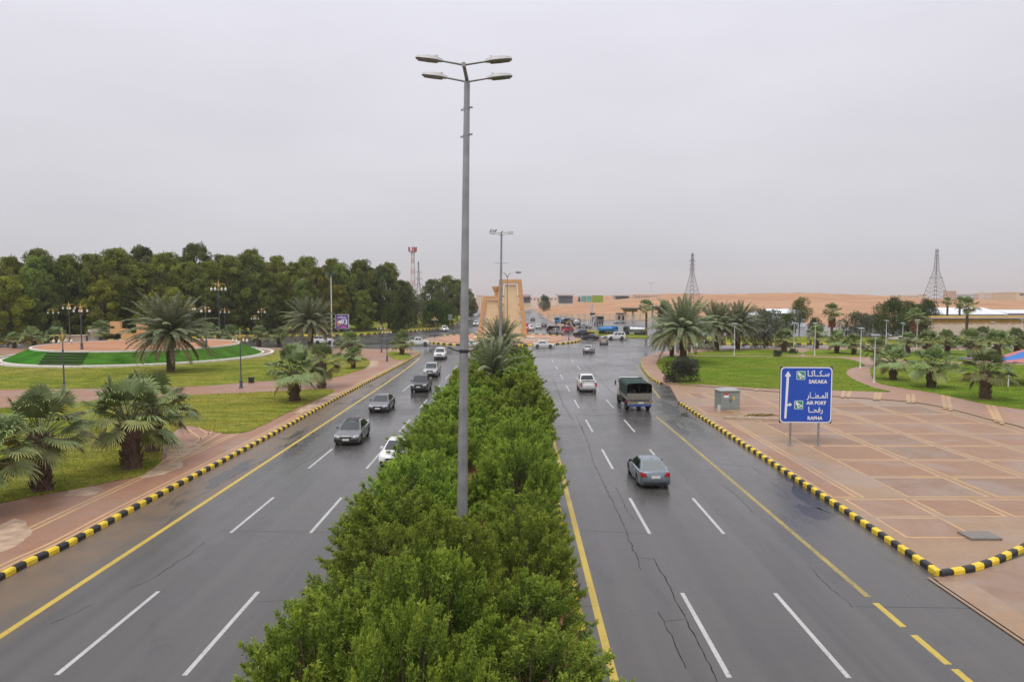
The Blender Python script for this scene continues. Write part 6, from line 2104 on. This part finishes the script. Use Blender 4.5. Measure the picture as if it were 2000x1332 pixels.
# long yellow shed with flat roof and tan boundary wall
ys_ = thing('yellow_shed', 'long low yellow shed with thin roof above the tan wall', 'shed', (0, 214, 0))
x0, x1 = PX(1805, 214), PX(2080, 214)
n = 22
for k in range(n):
    xa = x0 + (x1 - x0) * k / n
    MB().box((xa + (x1 - x0) / n / 2, .6, (PZ(622, 214) + 1.5) / 2), ((x1 - x0) / n - .08, 5, PZ(622, 214) - 1.5 + 1.5)).build('wall_panel', M['yellow_sheet'], ys_)
MB().box(((x0 + x1) / 2, .4, PZ(620.5, 214)), (x1 - x0 + 1, 6.6, .22)).build('roof', M['clad'], ys_)
MB().box(((x0 + x1) / 2, -2.6, PZ(631, 214)), (x1 - x0 + 1, .5, .2)).build('lower_rail', M['pinkish'], ys_)
tw = thing('tan_wall', 'tan rendered boundary wall behind the right-hand palms', 'wall', (0, 192, 0))
x0, x1 = PX(1810, 192), PX(2080, 192)
for k in range(12):
    xa = x0 + (x1 - x0) * k / 12
    MB().box((xa + (x1 - x0) / 24, 0, PZ(633.5, 192) / 2), ((x1 - x0) / 12 - .05, .35, PZ(633.5, 192))).build('wall_panel', M['tan_wall'], tw)
    MB().box((xa, -.02, PZ(632.5, 192) / 2), (.45, .5, PZ(632.5, 192))).build('pillar', M['tan_wall'], tw)
gh_ = thing('gate_house', 'small gate house with dark doorway at the end of the tan wall', 'building', (PX(1803, 190), 190, 0))
MB().box((0, 1.5, 2.2), (3.0, 3, 4.4)).build('wall', M['tan_wall'], gh_)
MB().box((0, 1.4, 4.5), (3.6, 3.8, .25)).build('roof', M['pinkish'], gh_)
MB().box((.2, -.02, 1.9), (1.1, .12, 2.6)).build('door', M['dark_metal'], gh_)
# gazebo
M['gz_roof'] = simple('gazebo_roof', (.30, .255, .215), .8)
gz = thing('gazebo', 'small park gazebo with pyramid roof and white posts', 'gazebo', gp(1766, 686), .3)
Wg = 1.95
MB().box((0, 0, .06), (4.4, 4.4, .12)).build('floor', M['kerb_stone'], gz)
for sx in (-1, 0, 1):
    for sy in (-1, 1):
        MB().box((sx * Wg, sy * Wg, 1.25), (.16, .16, 2.3)).build('post', M['white_metal'], gz)
for i, tri in enumerate((((-1, -1), (1, -1)), ((1, -1), (1, 1)), ((1, 1), (-1, 1)), ((-1, 1), (-1, -1)))):
    (a, b), (c, d) = tri
    e = 2.35
    MB().add([(a * e, b * e, 2.38), (c * e, d * e, 2.38), (0, 0, 3.15), (a * e, b * e, 2.28), (c * e, d * e, 2.28), (0, 0, 3.02)],
             [(0, 1, 2), (5, 4, 3), (0, 3, 4, 1), (1, 4, 5, 2), (2, 5, 3, 0)]).build('roof_panel', M['gz_roof'], gz)
# play area shade sail
M['sail_blue'] = simple('sail_blue', (.045, .17, .46), .8)
M['sail_red'] = simple('sail_faded_red', (.44, .16, .15), .8)
q = P(1969, 755, .2)
sh = thing('shade_canopy', 'blue and red fabric shade canopy on white posts at the right edge', 'canopy', (q.x, q.y, .18))
for x, y in ((0, 0), (0, 6), (6.4, 0), (6.4, 6)):
    MB().tube((x, y, 0), (x, y, 2.75), .075, .075, 8).build('post', M['white_metal'], sh, smooth=30)
fr = MB()
for a, b in (((-2.2, -.4), (8, -.4)), ((-2.2, 6.4), (8, 6.4)), ((-2.2, -.4), (-2.2, 6.4)), ((8, -.4), (8, 6.4))):
    fr.tube((*a, 2.78), (*b, 2.78), .06, .06, 6)
fr.build('frame', M['white_metal'], sh)
def sail(u, v):
    x = -2.3 + 10.4 * u
    peak = math.exp(-((u - .72) / .26) ** 2)
    return (x, -.5 + 7.0 * v, 2.86 + 1.25 * peak * math.sin(math.pi * v) ** .7 + .12 * math.sin(math.pi * v))
for k, (v0, v1, mm) in enumerate(((0, .22, 'sail_red'), (.22, .5, 'sail_blue'), (.5, .78, 'sail_red'), (.78, 1.0, 'sail_blue'))):
    mb = MB()
    g = 20
    vs = [sail(i / g, v0 + (v1 - v0) * j / 5) for j in range(6) for i in range(g + 1)]
    vs += [(a, b, c - .02) for a, b, c in vs]
    o = 6 * (g + 1)
    fs = [(j * (g + 1) + i, j * (g + 1) + i + 1, (j + 1) * (g + 1) + i + 1, (j + 1) * (g + 1) + i) for j in range(5) for i in range(g)]
    fs += [tuple(o + q_ for q_ in reversed(f)) for f in fs]
    mb.add(vs, fs)
    mb.build('sail_panel', M[mm], sh, smooth=40)
# fuel station
fs_ = thing('fuel_station', 'fuel station with flat canopies and pump pillars beyond the junction', 'fuel station', (0, 0, 0))
M['canopy_dark'] = simple('canopy_fascia', (.10, .085, .07), .6)
for (x0, x1, yt, Y) in ((1216, 1250, 601.5, 318), (1266, 1310, 598, 300)):
    z = PZ(yt, Y)
    MB().box(((PX(x0, Y) + PX(x1, Y)) / 2, Y + 3, z - .35), (PX(x1, Y) - PX(x0, Y), 7, .7)).build('canopy', M['canopy_dark'], fs_)
    MB().box(((PX(x0, Y) + PX(x1, Y)) / 2, Y + 3.6, z - 1.2), ((PX(x1, Y) - PX(x0, Y)) * .75, 5, 1.1)).build('fascia', M['yellow_sheet'], fs_)
    for f in (.2, .62):
        xx = PX(x0 + (x1 - x0) * f, Y)
        MB().box((xx, Y + 2, z / 2), (.8, .8, z - .6)).build('pillar', M['beige'], fs_)
        MB().box((xx + 1.2, Y + 2, .85), (.8, .5, 1.6)).build('fuel_pump', M['white_metal'], fs_)
kk = thing('station_kiosk', 'small brown kiosk with doors beside the fuel station wall', 'building', (PX(1212, 330), 330, 0))
MB().box((0, 0, 1.6), (3.6, 3, 3.2)).build('wall', M['pinkish'], kk)
MB().box((0, -.1, 3.3), (4.0, 3.6, .25)).build('roof', M['canopy_dark'], kk)
for s in (-1, 1): MB().box((s * .9, -1.52, 1.1), (.9, .1, 2.1)).build('door', M['dark_metal'], kk)
sw = thing('station_wall', 'tan panelled wall behind the parked lorries', 'wall', (0, 342, 0))
x0, x1 = PX(1070, 342), PX(1310, 342)
for k in range(20):
    xa = x0 + (x1 - x0) * k / 20
    MB().box((xa + (x1 - x0) / 40, 0, 1.3), ((x1 - x0) / 20 - .3, .3, 2.6)).build('wall_panel', M['beige'], sw)
    MB().box((xa, -.05, 1.45), (.45, .5, 2.9)).build('pillar', M['pinkish'], sw)
# white bollards along the far right edge of the road
bm = MB().tube((0, 0, 0), (0, 0, 2.2), .13, .11, 6).lathe([(.16, 0), (.16, .15), (.05, .2)], 6, (0, 0, 2.15)).mesh('roadside_post', M['white_metal'])
for k, (x, y) in enumerate(((1080, 628), (1088, 631), (1094, 634), (1147, 634), (1151, 634), (1155, 634), (1159, 634), (1049, 615.5), (1043, 611), (1038, 607.5), (1033, 604.5))):
    pp = P(x, y)
    o = put('roadside_post', bm, None, (pp.x, pp.y, 0))
    tag(o, f'slim white roadside post on the far right, {ordw(k)} of the line', 'post', 'white posts along the far right roadside')
# billboards
M['bill_green'] = simple('billboard_lime', (.30, .36, .05), .5, var=.35, scale=1.5)
M['bill_teal'] = simple('billboard_teal', (.20, .38, .33), .5, var=.2, scale=.8)
bt = thing('lime_billboard', 'lime green billboard with teal panel on one pole before the hill', 'billboard', (0, 330, 0))
Yb = 330
bx_ = lambda x: PX(x, Yb)
bz_ = lambda y: PZ(y, Yb)
MB().tube((bx_(1155.5), 0, 0), (bx_(1155.5), 0, bz_(594)), .5, .42, 8).build('pole', M['clad'], bt)
MB().box((bx_(1166.5), -.3, bz_(584)), (bx_(1177) - bx_(1156), .5, bz_(577) - bz_(591))).build('lime_panel', M['bill_green'], bt)
for a, b in ((1135, 1145), (1146, 1155)):
    MB().box(((bx_(a) + bx_(b)) / 2, -.1, bz_(584)), (bx_(b) - bx_(a), .4, bz_(578) - bz_(590))).build('teal_panel', M['bill_teal'], bt)
MB().box((bx_(1131), 0, bz_(584)), (1.6, .3, bz_(578) - bz_(590))).build('white_panel', M['clad'], bt)
MB().lathe([(.05, 0), (.55, .7), (.45, 1.6), (.2, 2.2), (.05, 2.4)], 8, (bx_(1131), -.2, bz_(589.5)), sx=.9).build('emblem', simple('maroon_emblem', (.12, .05, .05), .5), bt)
MB().box((bx_(1157), -.3, bz_(613)), (2.4, .4, .9)).build('small_board', M['black'], bt)
# purple billboard by the left street
M['purple'] = simple('billboard_purple', (.135, .055, .26), .45, var=.15, scale=1.2)
M['orange_ink'] = simple('billboard_orange', (.55, .24, .09), .5)
M['pink_ink'] = simple('billboard_pink', (.55, .12, .32), .5)
Yp = 188
pb = thing('purple_billboard', 'purple advertising billboard on posts beside the left street', 'billboard', (PX(667.5, Yp), Yp, .1), -.15)
zt_, zb_ = PZ(614, Yp) - .1, PZ(642.5, Yp) - .1
zc_ = (zt_ + zb_) / 2
for s in (-1, 1):
    MB().tube((s * 1.1, .15, 0), (s * 1.1, .15, zb_ + .5), .09, .09, 8).build('post', M['galv'], pb)
MB().box((0, .05, zc_), (3.7, .3, zt_ - zb_)).build('frame', M['clad'], pb)
pf = MB().box((0, -.12, zc_), (3.45, .05, zt_ - zb_ - .25)).build('poster', M['purple'], pb)
put_text(pf, '\ufeae\ufea8\ufed4\ufedf\ufe8d \ufee1\ufeee\ufbfe'.replace('\ufbfe', '\ufef3'), 0, -.155, zt_ - .95, .7, M['sign_white'], 'lettering', .02, 2.3)
put_text(pf, '93', .62, -.155, zb_ + 1.2, 1.9, M['sign_white'], 'numeral', .03)
MB().plate([(-.75 + .68 * math.cos(a), zc_ - .35 + .75 * math.sin(a)) for a in [2 * math.pi * k / 16 for k in range(16)]], -.165, -.15).build('orange_figure', M['orange_ink'], pf)
MB().plate([(-1.35, zc_ - .1), (-.5, zc_ + .3), (.1, zc_ - .1), (-.3, zc_ - .5)], -.172, -.166).build('white_ribbon', M['sign_white'], pf)
MB().plate([(-.5, zb_ + .25), (1.4, zb_ + .25), (1.2, zb_ + .65), (.4, zb_ + .8), (-.2, zb_ + .55)], -.165, -.15).build('pink_wave', M['pink_ink'], pf)
# small direction sign on the far left road
Yd = 250
ds = thing('direction_board', 'small grey-green direction board on a yellow post by the far left road', 'road sign', (PX(879, Yd), Yd, .1))
MB().tube((0, 0, 0), (0, 0, PZ(614, Yd)), .09, .09, 6).build('post', simple('yellow_post', (.5, .36, .08), .5), ds)
for k in range(3):
    MB().box((0, -.12, PZ(615.5 + 4 * k, Yd) - .1), (1.5, .06, .6)).build('sign_plate', simple('sign_grey_green', (.24, .28, .25), .5), ds)
# planter wall behind the round bed
wb2 = thing('brick_planter', 'low pinkish planter wall behind the lamps left of the sculpture', 'planter', (PX(145, 158), 158, .1))
MB().box((0, 0, 1.0), (4.6, 1.2, 1.9)).build('wall', M['pinkish'], wb2)
MB().box((3.8, .6, 1.7), (2.4, 1.6, 3.2)).build('tall_wall', M['pale'], wb2)
MB().box((0, 0, 2.0), (4.9, 1.5, .16)).build('coping', M['beige'], wb2)
# green litter figure and bins on the path
bn = thing('litter_bin', 'small dark litter bin at the edge of the left park path', 'bin', gp(491, 747), 0)
MB().box((0, 0, .3), (.5, .5, .6), top=1.1).build('body', M['black'], bn)
MB().box((0, 0, .63), (.6, .6, .06)).build('rim', M['dark_metal'], bn)
# dusty air
hz = NT('air')
hz.n.remove(hz.b)
vol = hz.node('ShaderNodeVolumePrincipled', _Color=(.86, .80, .78, 1), _Density=.00018)
hz.l.new(vol.outputs[0], hz.n['Material Output'].inputs['Volume'])
haze = MB().box((0, 1950, 21), (3000, 4100, 44.5)).build('haze', hz.mat)
struct(haze, 'stuff')
